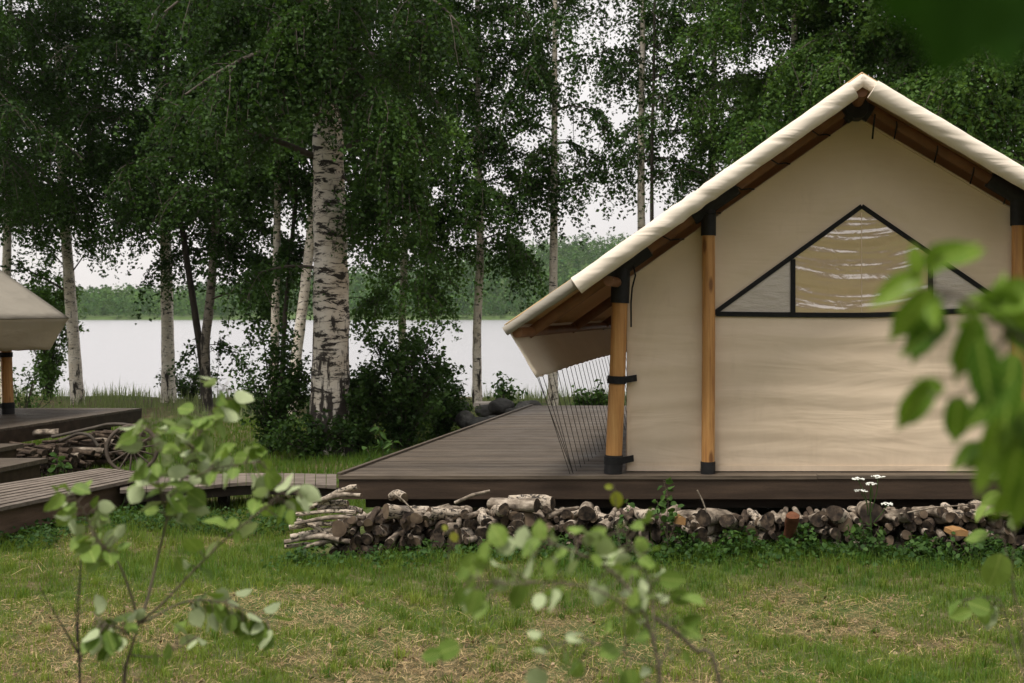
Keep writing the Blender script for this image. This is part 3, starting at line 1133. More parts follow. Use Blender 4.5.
    return T


def tri_window(T, W_, vw):
    W = lambda u, v, z: W_(u + 0.053, v, z)
    hw, zb_, za = 1.345, 1.463, 2.458
    right_lift = 0.055
    fr = thing_child = None
    zbase = lambda u: zb_ + (0.0 if u < 0 else right_lift * (u / hw) ** 1.3) - 0.012 * math.cos(u / hw * PI / 2)
    edge = lambda u: za - (za - zbase(math.copysign(hw, u))) * abs(u) / hw
    um = 0.635
    # frame: webbing strips
    m = MB()
    fw_ = 0.042
    for sg in (-1, 1):
        a, b = W(sg * 0.0, vw - 0.016, za), W(sg * hw * 1.02, vw - 0.016, zbase(sg * hw))
        m.bar(a, b, 0.010, fw_, up=(b - a).cross(Vector((0, 1, 0))))
        c, d = W(sg * um, vw - 0.0175, zbase(sg * um) + 0.02), W(sg * um, vw - 0.0175, edge(sg * um) - 0.02)
        m.bar(c, d, 0.011, 0.045, up=(1, 0, 0))
    n = 16
    for i in range(n):
        u0, u1 = -hw + 2 * hw * i / n, -hw + 2 * hw * (i + 1) / n
        m.bar(W(u0, vw - 0.0145, zbase(u0)), W(u1 + 0.004, vw - 0.0145, zbase(u1)), 0.0095, 0.045, up=(0, 0, 1))
    fr = m.build('window', M['webbing'], T)

    def pane(ua, ub, name, mat, v_, wr):
        grid = []
        NU, NZ = (70, 60) if wr else (16, 16)
        for j in range(NZ + 1):
            row = []
            for i in range(NU + 1):
                u_ = ua + (ub - ua) * i / NU
                z0, z1 = zbase(u_), edge(u_)
                z_ = z0 + (z1 - z0) * j / NZ
                d = 0.0
                row.append(W(u_, v_ - d, z_))
            grid.append(row)
        o = MB().sheet(grid).build(name, mat, fr)
        solidify(o, 0.002, -1.0)
        return o

    pane(-um, um, 'clear_pane', M['vinyl'], vw - 0.010, True)
    pane(-hw * 0.99, -um, 'mesh_pane', M['mesh_pane'], vw - 0.009, False)
    pane(um, hw * 0.99, 'mesh_pane', M['mesh_pane'], vw - 0.009, False)
    m = MB()
    m.bar(W(0.0, vw - 0.0135, zbase(0) + 0.03), W(0.0, vw - 0.0135, za - 0.06), 0.003, 0.006, up=(1, 0, 0))
    m.build('pane_seam', M['canvas_wall'], fr)


# clear vinyl over a beige blind: glossy, slack, with sagging horizontal folds that catch the sky
t = NT('clear_vinyl_over_beige_blind')
tcn = t.n('TexCoord')
sp_ = t.n('SeparateXYZ')
t.l(tcn.outputs['Object'], sp_.inputs[0])
ux = t.n('Math', _operation='MULTIPLY')                  # slack cloth: the folds hang in shallow arcs
t.l(sp_.outputs['X'], ux.inputs[0])
t.l(sp_.outputs['X'], ux.inputs[1])
arc = t.n('Math', _operation='MULTIPLY_ADD')
t.l(ux.outputs[0], arc.inputs[0])
arc.inputs[1].default_value = -0.22
t.l(sp_.outputs['Z'], arc.inputs[2])
cm = t.n('CombineXYZ')
sx_ = t.n('Math', _operation='MULTIPLY')
t.l(sp_.outputs['X'], sx_.inputs[0])
sx_.inputs[1].default_value = 0.10
t.l(sx_.outputs[0], cm.inputs['X'])
t.l(arc.outputs[0], cm.inputs['Z'])
f1 = t.noise(cm.outputs[0], 3.9, 3, 0.5, 0.2)
f2 = t.noise(tcn.outputs['Object'], 9.0, 3, 0.5, 0.6)
hs = t.n('Math', _operation='MULTIPLY_ADD')
t.l(f2, hs.inputs[0])
hs.inputs[1].default_value = 0.10
t.l(f1, hs.inputs[2])
hh_ = t.n('Math', _operation='MULTIPLY')
t.l(hs.outputs[0], hh_.inputs[0])
hh_.inputs[1].default_value = 0.120
tl = t.n('Math', _operation='MULTIPLY_ADD')            # the pane leans out a little at the top
t.l(sp_.outputs['Z'], tl.inputs[0])
tl.inputs[1].default_value = 0.10
t.l(hh_.outputs[0], tl.inputs[2])
nb = t.bump(tl.outputs[0], 1.0, 1.0)
pv = t.principled((0.66, 0.47, 0.285), 0.8, None, 0.1)
pv.inputs['Coat Weight'].default_value = 1.0
pv.inputs['Coat Roughness'].default_value = 0.19
pv.inputs['Coat IOR'].default_value = 3.4
t.l(nb, pv.inputs['Coat Normal'])
M['vinyl'] = t.done(pv)

make_tent('safari_tent', 'large cream canvas tent with gabled front, wooden poles and triangular window', 1.975, 10.9, 7.2, 0.707, 0.592)
make_tent('safari_tent', 'far canvas tent by the picture edge, its shade-tinted sloping roof and hanging valance showing', -8.33 - 3.079 - SH * 0.88 * 7.0, 10.5, 7.0, 0.70, 0.70, fly='canvas_grey', windows=False, ncord=0)

# ------------------------------------------------------------------ trees
def crown_mesh(name, parent, strands, leaf, mat, tint0, up=0.15):
    """strands: list of (points (k,3), n leaves, radius); leaves sit along hanging strands"""
    pos, tnt = [], []
    for pts, n, rad, tt in strands:
        pts = np.asarray(pts)
        s = np.sort(rng.random(n)) * (len(pts) - 1)
        k = np.minimum(s.astype(int), len(pts) - 2)
        f = (s - k)[:, None]
        q = pts[k] * (1 - f) + pts[k + 1] * f
        pos.append(q + rng.normal(0, rad, (n, 3)))
        tnt.append(np.full(n, tt))
    pos = np.concatenate(pos)
    tnt = np.concatenate(tnt) + rng.normal(tint0, 0.16, len(pos))
    n = len(pos)
    hi = np.where(pos[:, 2] > 10.0, 1.5, 1.0)
    R = rand_rots(n, leaf * rng.uniform(0.6, 1.45, n) * hi, up)
    return inst_mesh(name, LEAF4_V, LEAF4_F, pos, R, tnt, mat, parent), n


NLEAF = [0]
DENS = 2.6


def birch(name, label, trunk, radii, z0, z1, spread, nb, nstr, nl, leaf=0.068, mat='leaf_birch', bark='birch',
          tint=0.4, droop=1.0, limbs=(), top=12.5, seed=0, azbias=None, group='birch trees on the lake bank', cat='tree', strand=(0.5, 1.5), kids=()):
    r = np.random.default_rng(1000 + seed)
    base = Vector(trunk[0])
    base.z = float(ground_z(base.x, base.y)) - 0.05
    T = thing(name, label, cat, base, group)
    ctrl = [base] + [Vector(p) for p in trunk[1:]]
    last = ctrl[-1]
    if last.z < top:
        d = (ctrl[-1] - ctrl[-2]).normalized()
        d = (d + Vector((0, 0, 1.2))).normalized()
        ctrl.append(last + d * (top - last.z))
    path = smooth_path(ctrl, 34)
    m = MB()
    zs = [p.z for p in path]
    rad = [max(0.012, radii * (1 - 0.88 * ((z - base.z) / max(0.1, zs[-1] - base.z)) ** 1.15) * (1 + 0.25 * math.exp(-(z - base.z) / 0.35))) for z in zs]
    m.tube(path, rad, 14 if radii > 0.2 else 9, jit=0.05)
    L = MB()

    def at_z(z):
        for a, b in zip(path[:-1], path[1:]):
            if a.z <= z <= b.z:
                return a.lerp(b, (z - a.z) / max(1e-6, b.z - a.z))
        return path[-1]

    strands = []

    def dress(pts, ns, lo, hi, nleaf, dens=1.0):
        """hang strands of leaves from a branch"""
        pts = np.asarray([tuple(p) for p in pts])
        k = len(pts)
        bt = r.normal(0, 0.14)
        for j in range(int(ns * DENS)):
            s = (0.12 + 0.75 * r.random() ** 0.8) * (k - 1)
            i = min(int(s), k - 2)
            p = pts[i] * (1 - (s - i)) + pts[i + 1] * (s - i)
            dirn = pts[i + 1] - pts[i]
            dirn = dirn / (np.linalg.norm(dirn) + 1e-9)
            side = r.normal(0, 1, 3)
            side[2] = abs(side[2]) * 0.3
            side /= np.linalg.norm(side)
            out = dirn * 0.6 + side * 0.9
            ln = r.uniform(lo, hi)
            sub = [p]
            dcur = out / np.linalg.norm(out)
            for q in range(5):
                dcur = dcur + np.array([0, 0, -0.5 * droop]) + r.normal(0, 0.12, 3)
                dcur /= np.linalg.norm(dcur)
                sub.append(sub[-1] + dcur * ln / 5)
            nn = max(4, int(nleaf * 1.45 * ln * r.uniform(0.7, 1.3)))
            strands.append((np.array(sub), nn, 0.055, r.normal(0, 0.17) + bt))
            if r.random() < 0.35:
                L.tube([tuple(x) for x in sub[:5]], [0.008, 0.007, 0.006, 0.005, 0.004], 4, cap=False)

    for i in range(nb):
        u = (i + r.random()) / nb
        zb_ = z0 + (z1 - z0) * u
        o = at_z(zb_)
        az = i * 2.399963 + r.normal(0, 0.3)
        if azbias is not None and r.random() < 0.5:
            az = azbias + r.normal(0, 0.7)
        prof = (0.55 + 0.9 * u - 1.15 * u * u) / 0.73
        ln = spread * max(0.3, prof) * r.uniform(0.75, 1.2)
        el = math.radians(r.uniform(15, 50))
        d = Vector((math.cos(az) * math.cos(el), math.sin(az) * math.cos(el), math.sin(el)))
        pts = [o]
        for q in range(6):
            d = (d + Vector((r.normal(0, 0.10), r.normal(0, 0.10), -0.20 * droop))).normalized()
            pts.append(pts[-1] + d * ln / 6)
        br = max(0.012, radii * 0.24 * (1 - 0.5 * u))
        L.tube(pts, [br * (1 - 0.8 * q / 6) for q in range(7)], 5, cap=False)
        sc_ = 1.0 if zb_ < 9.3 else 0.5
        dress(pts, nstr * sc_, strand[0], strand[1], nl * (1 if zb_ < 9.3 else 0.7))
    for pts, br, ns in limbs:
        pts = smooth_path(pts, 9)
        L.tube(pts, [br * (1 - 0.75 * q / 8) for q in range(9)], 6, cap=False)
        dress(pts[2:] if ns else pts, ns, strand[0] * 0.7, strand[1] * 0.8, nl)
    m.build('trunk', M[bark], T)
    if L.v:
        L.build('branches', M['limb'], T)
    if strands:
        _, n = crown_mesh('crown', T, strands, leaf, M[mat], tint)
        NLEAF[0] += n
    return T


B = birch
# the row of birches along the bank, left to right (pixel paths of their trunks)
B('birch_tree', 'slender birch half hidden behind the far tent roof, nearest the left picture edge', [P(4, 402, 26), P(7, 250, 26), P(9, 150, 26)], 0.11, 3.7, 12, 2.6, 34, 15, 26, seed=1, tint=0.42)
B('birch_tree', 'birch with grey spotted trunk rising just right of the far tent eave', [P(78, 404, 26), P(73, 330, 26), P(66, 235, 26), P(60, 120, 26)], 0.135, 4.3, 12.5, 2.7, 36, 16, 26, seed=2, tint=0.4,
  limbs=[([P(68, 292, 26), P(40, 276, 25.8), P(10, 262, 25.5)], 0.03, 5), ([P(70, 275, 26), P(84, 255, 26), P(92, 240, 26)], 0.018, 3), ([P(66, 268, 26), P(45, 245, 26), P(30, 236, 26)], 0.016, 3)])
B('birch_tree', 'straight whitish birch standing behind the back corner of the far deck', [P(169, 402, 26), P(167, 300, 26), P(165, 215, 26), P(160, 100, 26)], 0.145, 4.0, 12.5, 2.7, 38, 17, 26, seed=3, tint=0.36)
B('alder_tree', 'dark thin stem leaning left, joined at the foot to a second thin stem', [P(205, 402, 24), P(203, 370, 24), P(193, 300, 24), P(184, 240, 24), P(172, 150, 24)], 0.075, 3.6, 10, 2.2, 24, 16, 26, bark='bark_dark', seed=4, tint=0.3, group='thin alder stems on the bank')
B('alder_tree', 'thin grey brown stem with a slight S bend, right one of the joined pair', [P(208, 405, 24), P(205, 350, 24), P(211, 290, 24), P(217, 190, 24), P(218, 100, 24)], 0.10, 3.0, 10, 2.3, 26, 16, 26, bark='birch_grey', seed=5, tint=0.35, group='thin alder stems on the bank',
  limbs=[([P(209, 300, 24), P(235, 292, 23.6), P(262, 296, 23.4), P(270, 320, 23.3)], 0.022, 16), ([P(205, 345, 24), P(222, 345, 24), P(240, 352, 24)], 0.012, 5), ([P(215, 235, 24), P(245, 252, 23.8), P(268, 262, 23.7)], 0.018, 14), ([P(207, 330, 24), P(196, 345, 24), P(186, 355, 23.9)], 0.010, 3)])
B('birch_tree', 'thin pale birch, left stem of the close trio beside the big trunk', [P(274, 402, 23), P(275, 330, 23), P(277, 230, 23), P(278, 120, 23)], 0.085, 4.6, 10.5, 1.9, 20, 15, 26, seed=6, tint=0.4)
B('alder_tree', 'very thin dark stem in the middle of the close trio beside the big trunk', [P(281, 402, 23), P(284, 330, 23), P(291, 250, 23), P(296, 190, 23), P(298, 80, 23)], 0.05, 4.4, 9.5, 1.7, 16, 13, 26, bark='bark_dark', seed=7, tint=0.36, group='thin alder stems on the bank',
  limbs=[([P(293, 235, 23), P(286, 245, 22.8), P(282, 262, 22.7)], 0.012, 10), ([P(294, 225, 23), P(300, 240, 22.9), P(300, 260, 22.8)], 0.012, 9)])
B('birch_tree', 'pale birch leaning right, touching the big trunk in the view', [P(289, 402, 22.5), P(297, 350, 22.5), P(308, 260, 22.5), P(316, 170, 22.5), P(322, 60, 22.5)], 0.11, 4.6, 10.5, 2.0, 18, 14, 26, seed=8, tint=0.38)

big = [P(331, 458, 17.5), P(330, 400, 17.5), P(331, 300, 17.5), P(329, 190, 17.5), P(327, 90, 17.5), P(326, 0, 17.5)]
B('old_birch_tree', 'big old birch with a thick white trunk blotched black, in the middle of the bushes', big, 0.285, 5.2, 12.5, 3.2, 30, 20, 28, leaf=0.056, bark='birch_big', seed=9, tint=0.42, top=13.5,
  group='old birch',
  limbs=[([P(322, 160, 17.5), P(280, 142, 17.2), P(215, 122, 16.9), P(160, 98, 16.7)], 0.055, 46),
         ([P(340, 95, 17.5), P(380, 78, 17.2), P(410, 50, 17.0), P(450, 10, 16.8)], 0.05, 34),
         ([P(318, 268, 17.5), P(290, 266, 17.4), P(262, 272, 17.3), P(238, 280, 17.2)], 0.03, 10),
         ([P(322, 120, 17.5), P(290, 80, 16.4), P(255, 70, 15.8), P(225, 92, 15.5)], 0.05, 44),
         ([P(340, 150, 17.5), P(368, 140, 16.8), P(398, 165, 16.4), P(415, 210, 16.2)], 0.05, 58),
         ([P(340, 175, 17.5), P(362, 190, 17.1), P(378, 220, 17.0)], 0.03, 34),
         ([P(335, 60, 17.5), P(352, 70, 16.6), P(385, 100, 16.0), P(400, 140, 15.8)], 0.045, 48),
         ([P(327, 30, 17.5), P(322, 5, 16.7), P(300, 15, 16.2), P(270, 50, 15.9)], 0.045, 60),
         ([P(335, 25, 17.3), P(342, 0, 16.6), P(338, 20, 16.3), P(322, 60, 16.1)], 0.03, 52),
         ([P(322, 70, 17.3), P(312, 45, 16.6), P(318, 60, 16.2), P(330, 95, 16.1)], 0.03, 40),
         ([P(318, 60, 17.5), P(280, 20, 16.8), P(235, 10, 16.4), P(205, 40, 16.2)], 0.05, 46)])
B('birch_tree', 'slim tan birch trunk rising straight out of the dark bush', [P(403, 402, 24), P(402, 330, 24), P(404, 265, 24), P(408, 120, 24)], 0.085, 2.9, 10.5, 2.2, 30, 15, 26, mat='leaf_birch_light', seed=10, tint=0.25,
  limbs=[([P(404, 275, 24), P(385, 290, 23.5), P(365, 305, 23.3)], 0.018, 16), ([P(404, 268, 24), P(425, 275, 23.6), P(440, 300, 23.4)], 0.018, 16), ([P(404, 290, 24), P(412, 285, 23), P(420, 300, 22.6)], 0.014, 10)])
B('birch_tree', 'white slim birch standing behind the rocks and a flat pale slab', [P(477, 404, 24), P(477, 330, 24), P(480, 250, 24), P(478, 120, 24)], 0.095, 3.4, 11, 2.2, 32, 15, 26, seed=11, tint=0.4,
  limbs=[([P(480, 240, 24), P(505, 235, 23.6), P(528, 260, 23.4)], 0.02, 22)])
B('birch_tree', 'tall straight birch seen behind the hanging cords of the large tent', [P(553, 404, 24), P(553, 330, 24), P(554, 200, 24), P(555, 0, 24)], 0.10, 4.3, 11, 1.9, 20, 11, 24, seed=12, tint=0.4)
B('birch_tree', 'tall bare lower birch trunk rising above the left roof slope of the large tent', [P(642, 408, 24), P(642, 300, 24), P(641, 150, 24), P(643, 0, 24)], 0.105, 4.6, 12, 1.4, 12, 8, 20, seed=13, tint=0.4)
B('alder_tree', 'thin dark stem close beside a taller pale birch over the roof slope', [P(652, 408, 23.5), P(652, 300, 23.5), P(652, 150, 23.5), P(654, 60, 23.5)], 0.05, 4.4, 10, 1.2, 10, 8, 20, bark='bark_dark', seed=14, tint=0.4, group='thin alder stems on the bank')
# behind the large tent
B('birch_tree', 'birch crown with open gaps just left of the tent gable', [P(712, 410, 25), P(712, 200, 25), P(715, 0, 25)], 0.11, 4.4, 12, 2.2, 26, 12, 24, seed=15, tint=0.4)
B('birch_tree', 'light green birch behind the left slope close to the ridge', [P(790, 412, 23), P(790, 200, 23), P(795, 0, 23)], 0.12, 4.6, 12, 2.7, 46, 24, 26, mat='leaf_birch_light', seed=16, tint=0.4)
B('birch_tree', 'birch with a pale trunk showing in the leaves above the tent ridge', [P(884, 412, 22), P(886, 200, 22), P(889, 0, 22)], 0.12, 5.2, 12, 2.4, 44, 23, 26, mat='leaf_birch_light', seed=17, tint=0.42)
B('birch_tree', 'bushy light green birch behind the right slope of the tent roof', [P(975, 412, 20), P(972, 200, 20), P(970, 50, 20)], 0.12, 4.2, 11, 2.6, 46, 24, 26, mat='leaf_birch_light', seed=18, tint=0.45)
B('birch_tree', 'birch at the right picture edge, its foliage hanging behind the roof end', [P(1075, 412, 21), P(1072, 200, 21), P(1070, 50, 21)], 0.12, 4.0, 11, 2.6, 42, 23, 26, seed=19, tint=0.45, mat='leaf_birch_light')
# crowns whose trunks stand left of the frame or out of sight, filling the upper left
B('birch_tree', 'birch whose drooping foliage enters from the upper left picture edge', [P(-60, 410, 22), P(-58, 200, 22), P(-55, 50, 22)], 0.14, 4.2, 11, 3.0, 34, 17, 26, seed=20, tint=0.45, leaf=0.058)
pass


# ------------------------------------------------------------------ bushes
def bush(name, label, base, rx, ry, h, nstem, nleaf, leaf=0.06, mat='leaf_bush', tint=0.4, seed=0, loose=0.0, group='dark bushes by the old birch', sprigs=()):
    r = np.random.default_rng(5000 + seed)
    base = Vector(base)
    base.z = float(ground_z(base.x, base.y)) - 0.03
    T = thing(name, label, 'bush', base, group)
    L = MB()
    strands = []
    for i in range(nstem):
        az = r.uniform(0, 2 * PI)
        k = math.sqrt(r.random())
        lean = Vector((math.cos(az) * rx * k, math.sin(az) * ry * k, h * (1.02 - 0.45 * k * k) * r.uniform(0.72, 1.08)))
        q1 = base + Vector((lean.x * 0.35, lean.y * 0.35, lean.z * 0.5))
        q2 = base + Vector((lean.x * 1.0, lean.y * 1.0, lean.z))
        pts = smooth_path([base + Vector((lean.x * 0.12, lean.y * 0.12, 0)), q1, q2, q2 + Vector((lean.x * 0.15, lean.y * 0.15, -0.06 + loose * 0.2))], 9)
        L.tube(pts, [0.012 * (1 - 0.7 * j / 8) for j in range(9)], 4, cap=False)
        pn = np.array([tuple(p) for p in pts])
        strands.append((pn[1:], int(nleaf * 1.0), 0.085, r.normal(0, 0.12)))
        for j in range(9):
            s = r.uniform(0.6, 7.6)
            a = int(s)
            p = pn[a] * (1 - (s - a)) + pn[a + 1] * (s - a)
            d = r.normal(0, 1, 3) + np.array([lean.x, lean.y, 0.6])
            d /= np.linalg.norm(d)
            ln = r.uniform(0.15, 0.42)
            strands.append((np.array([p, p + d * ln * 0.5, p + d * ln + np.array([0, 0, -0.04])]), int(nleaf * 0.22), 0.05, r.normal(0, 0.12)))
    for pts, n in sprigs:
        pn = np.array([tuple(p) for p in smooth_path(pts, 8)])
        L.tube([tuple(p) for p in pn], [0.008 * (1 - 0.7 * j / 7) for j in range(8)], 4, cap=False)
        strands.append((pn[2:], n, 0.05, 0.1))
        for j in range(5):
            p = pn[r.integers(2, 8)]
            d = r.normal(0, 1, 3)
            strands.append((np.array([p, p + d * 0.09, p + d * 0.17]), max(3, n // 5), 0.03, 0.1))
    L.build('stems', M['limb'], T)
    crown_mesh('foliage', T, strands, leaf, M[mat], tint, up=0.5)
    return T


bush('bush', 'small dark bush left of the big birch trunk', G(273, 452), 0.47, 0.45, 1.75, 30, 60, seed=1, tint=0.4,
     sprigs=[([P(280, 390, 18), P(292, 368, 18), P(285, 352, 18)], 12), ([P(262, 400, 18), P(250, 385, 18), P(240, 378, 18)], 8), ([P(290, 385, 18), P(305, 380, 18), P(312, 388, 18)], 8)])
bush('bush', 'wide dark bush right of the big birch trunk beside the deck', G(402, 452), 0.74, 0.6, 1.75, 48, 64, seed=2, tint=0.36,
     sprigs=[([P(405, 370, 18), P(420, 345, 18), P(440, 338, 18)], 18), ([P(400, 365, 18), P(396, 345, 18), P(390, 330, 18)], 14), ([P(420, 372, 18), P(440, 362, 18), P(462, 368, 18)], 16), ([P(380, 360, 18), P(372, 345, 18), P(365, 338, 18)], 10), ([P(425, 350, 18), P(438, 322, 18), P(432, 310, 18)], 12)])
bush('bush', 'leafy bush grown against the foot of the big birch trunk', G(360, 454), 0.40, 0.35, 1.15, 24, 60, seed=3, tint=0.45)
bush('bush', 'low dark undergrowth bush between the two taller bushes', G(318, 458), 0.6, 0.3, 0.62, 24, 50, seed=4, tint=0.3)
bush('bush', 'dark bush sloping down to the left edge of the large deck', G(440, 440), 0.36, 0.5, 0.95, 22, 56, seed=5, tint=0.4)
bush('bush', 'low bush on the bank seen between the joined thin stems and the white aspen leaves', G(190, 400, 0.1), 0.6, 0.4, 0.75, 14, 40, seed=6, tint=0.45, loose=1, leaf=0.07,
     sprigs=[([G(190, 400, 0.1), P(186, 385, 27.2), P(181, 370, 27.2)], 12)])
bush('bush', 'light green low bush behind the hanging cords of the large tent', P(592, 405, 20.5), 0.42, 0.3, 0.62, 14, 40, mat='leaf_weed', seed=7, tint=0.3, leaf=0.08, group='low green growth on the bank')
bush('bush', 'small leafy bush beside the rocks right of the slim white birch', P(508, 408, 22.5), 0.28, 0.2, 0.62, 8, 26, mat='leaf_weed', seed=8, tint=0.2, leaf=0.08, loose=1, group='low green growth on the bank')
bush('bush', 'drooping bush under the far tent eave beside its post', P(24, 408, 21.5), 0.45, 0.3, 1.1, 10, 26, seed=9, tint=0.5, loose=1, leaf=0.06, group='low green growth on the bank')
bush('bush', 'bushy green growth behind the far tent roof', P(48, 402, 27.5), 0.7, 0.5, 3.1, 30, 70, seed=10, tint=0.55, leaf=0.07, mat='leaf_birch_light', group='low green growth on the bank')

# unseen wood behind the photographer, added to shade the low sky before the tent
DENS = 0.8
for k, (bx, by, lb) in enumerate(((-17, -13, 'birch behind the viewpoint, far to the left'), (-11, -16, 'birch behind the viewpoint, second in its row'), (-5.5, -14, 'birch behind the viewpoint left of the tent axis'), (0, -16.5, 'birch straight behind the viewpoint'),
                                  (5, -14, 'birch behind the viewpoint right of the tent axis'), (10, -15.5, 'birch behind the viewpoint, sixth in its row'), (15.5, -12, 'birch behind the viewpoint, far to the right'), (21, -7, 'birch right of the viewpoint beyond the tent side'), (-22, -6, 'birch left of the viewpoint beyond the boardwalk'))):
    bush('bush', lb.replace('birch', 'dark bush under the birch'), (bx + 2.4, by + 1.0, 0), 2.6, 1.2, 2.6, 30, 60, leaf=0.22, seed=80 + k, group='added unseen bushes behind the viewpoint')
    B('birch_tree', lb, [Vector((bx, by, 0)), Vector((bx + .1, by, 5)), Vector((bx - .1, by, 10))], 0.13, 1.2, 10.5, 3.4, 34, 20, 24, leaf=0.24, seed=60 + k, tint=0.4, strand=(0.6, 1.8), top=11.5, group='birch trees behind the viewpoint')
DENS = 2.6

# ------------------------------------------------------------------ firewood
LOGS = 'logs in the low woodpile under the front edge of the large deck'


def log_mesh(name, r, ln, bark, end, seed, sides=14, crook=0.0):
    rr = random.Random(seed)
    m = MB()
    n = 7
    pts = []
    for i in range(n):
        u = i / (n - 1)
        pts.append(Vector((crook * math.sin(PI * u) * r, (u - 0.5) * ln, crook * 0.6 * math.sin(PI * u * 1.3) * r)))
    ph = [rr.uniform(0, 6.28) for _ in range(3)]
    rs = [r * (1 + 0.07 * math.sin(i * 1.3 + ph[0]) + rr.uniform(-0.03, 0.03)) * (1.0 + 0.10 * (0.5 - i / (n - 1))) for i in range(n)]
    m.tube(pts, rs, sides, cap=True, mi=0, capmi=1)
    # out-of-round section with knots
    for k in range(len(m.v)):
        x, y, z = m.v[k]
        a = math.atan2(z, x)
        f = 1 + 0.10 * math.sin(2 * a + ph[1]) + 0.07 * math.sin(3 * a + ph[2] + y * 9) + 0.05 * math.sin(y * 23 + ph[0]) + rr.uniform(-.04, .04)
        m.v[k] = (x * f, y + 0.02 * r * math.sin(3 * a) + (0.12 * z if abs(y) > 0.4 * ln else 0), z * f)
    me_o = m.build(name, [M[bark], M[end]])
    me = me_o.data
    bpy.data.objects.remove(me_o)
    return me


BARKS = [('log_white', 'pale birch'), ('log_grey', 'grey'), ('log_brown', 'dark brown')]
protos = {}
for bi, (bk, _) in enumerate(BARKS):
    protos[bk] = [log_mesh('log', 0.06, 0.46, bk, 'log_end' if i in (1, 4) else 'log_end_dark', 100 * bi + i, crook=random.uniform(0, 0.9)) for i in range(5)]

ZONES = [(-9, -2.45, 'at the left pile end'), (-2.45, -1.75, 'under the bare deck corner'), (-1.75, -1.1, 'under the bare deck middle'),
         (-1.1, -0.5, 'left of the outer pole'), (-0.5, 0.05, 'below the outer pole'), (0.05, 0.5, 'under the narrow canvas panel'), (0.5, 1.0, 'below the second pole'),
         (1.0, 1.6, 'right of the second pole'), (1.6, 2.3, 'below the tent ridge'), (2.3, 2.9, 'by the white flowers'), (2.9, 9, 'at the right pile end')]
ORD = ['first', 'second', 'third', 'fourth', 'fifth', 'sixth', 'seventh', 'eighth', 'ninth', 'tenth', 'eleventh', 'twelfth', 'thirteenth', 'fourteenth', 'fifteenth', 'sixteenth', 'seventeenth', 'eighteenth', 'nineteenth', 'twentieth']

rw = random.Random(5)
circ = []                 # (x, z, r)


def rest_z(x, r):
    z = r + float(ground_z(x, 10.5)) - 0.015
    for (cx, cz, cr) in circ:
        dx = abs(x - cx)
        s_ = r + cr - 0.004
        if dx < s_:
            z = max(z, cz + math.sqrt(s_ * s_ - dx * dx))
    return z


hmax = lambda x: float(np.interp(x, [-2.75, -2.5, -2.0, -1.4, -0.9, 0.2, 0.8, 2, 3, 4.6], [0.24, 0.35, 0.36, 0.38, 0.37, 0.34, 0.32, 0.36, 0.41, 0.40]))
fails = 0
while fails < 60 and len(circ) < 420:
    best = None
    r = rw.choice([0.024, 0.027, 0.031, 0.035, 0.039, 0.043, 0.048, 0.054, 0.062])
    for _ in range(7):
        x = rw.uniform(-2.68, 4.45)
        z = rest_z(x, r)
        if best is None or z < best[1]:
            best = (x, z)
    if best[1] + r < hmax(best[0]):
        circ.append((best[0], best[1], r))
        fails = 0
    else:
        fails += 1
logs = []
BIGGEST = set(sorted(circ, key=lambda c_: -c_[2] - 0.03 * c_[1])[:232])
small = MB()
for (x, z, r) in circ:
    if (x, z, r) not in BIGGEST:
        dv = Vector((rw.gauss(0, 0.25), 1, rw.gauss(0, 0.08))).normalized() * rw.uniform(0.17, 0.24)
        cc = Vector((x, 10.57 + rw.uniform(-0.08, 0.06), z))
        small.tube([cc - dv, cc - dv * 0.3 + Vector((rw.gauss(0, .008), 0, rw.gauss(0, .008))), cc + dv * 0.4, cc + dv], [r * 0.96, r * 1.04, r, r * 0.95], 9, jit=0.09, mi=rw.choice([0, 0, 1]), capmi=2)
        continue
    top = z + r > hmax(x) - 0.09
    bk = rw.choices(['log_white', 'log_grey', 'log_brown'], [2.6, 3, 1.2] if top else [1.0, 3.2, 2.0])[0]
    layer = 'top' if top else ('bottom' if z < 0.13 else 'middle')
    logs.append(dict(x=x, z=z, r=r, bk=bk, layer=layer, y=10.66 + rw.uniform(-0.09, 0.05), yaw=rw.gauss(-0.05, 0.30), pitch=rw.gauss(0.03, 0.09), len=rw.uniform(0.78, 1.08)))
# larger logs thrown on top, lying at all angles (pixel of the near end, angle)
for px, py, r, yaw, pit, bk, ln in ((395, 493, 0.035, 0.5, .1, 'log_white', .9), (405, 508, 0.055, -0.9, 0.15, 'log_white', .9), (446, 510, 0.05, -1.0, .12, 'log_white', .8), (497, 506, 0.05, 0.35, .2, 'log_white', .9), (512, 500, 0.055, 1.05, .05, 'log_grey', 1.1),
                                  (530, 498, 0.055, 1.25, .0, 'log_white', .9), (585, 508, 0.06, 0.1, .1, 'log_grey', .9), (645, 512, 0.055, 0.3, .1, 'log_white', .9),
                                  (690, 515, 0.045, 1.2, .05, 'log_grey', .8), (722, 518, 0.07, -0.75, .25, 'log_grey', 1.1), (737, 520, 0.055, -0.5, .3, 'log_white', .9), (758, 523, 0.055, 0.35, .35, 'log_white', .9),
                                  (772, 518, 0.05, -0.2, .3, 'log_white', .8), (815, 520, 0.06, 0.1, .35, 'log_grey', 1), (845, 513, 0.075, -0.5, .3, 'log_white', 1), (868, 512, 0.085, 0.1, .3, 'log_grey', .8),
                                  (893, 512, 0.055, 0.6, .2, 'log_grey', 1.0), (957, 512, 0.06, 0.9, .1, 'log_white', 1.05), (985, 505, 0.06, 0.7, .1, 'log_grey', 1.0), (1010, 512, 0.055, 0.4, .1, 'log_brown', 1)):
    p = P(px, py + 6, 10.45)
    logs.append(dict(x=p.x, z=p.z, r=r, bk=bk, layer='very top', y=10.55, yaw=yaw, pitch=pit, len=ln))
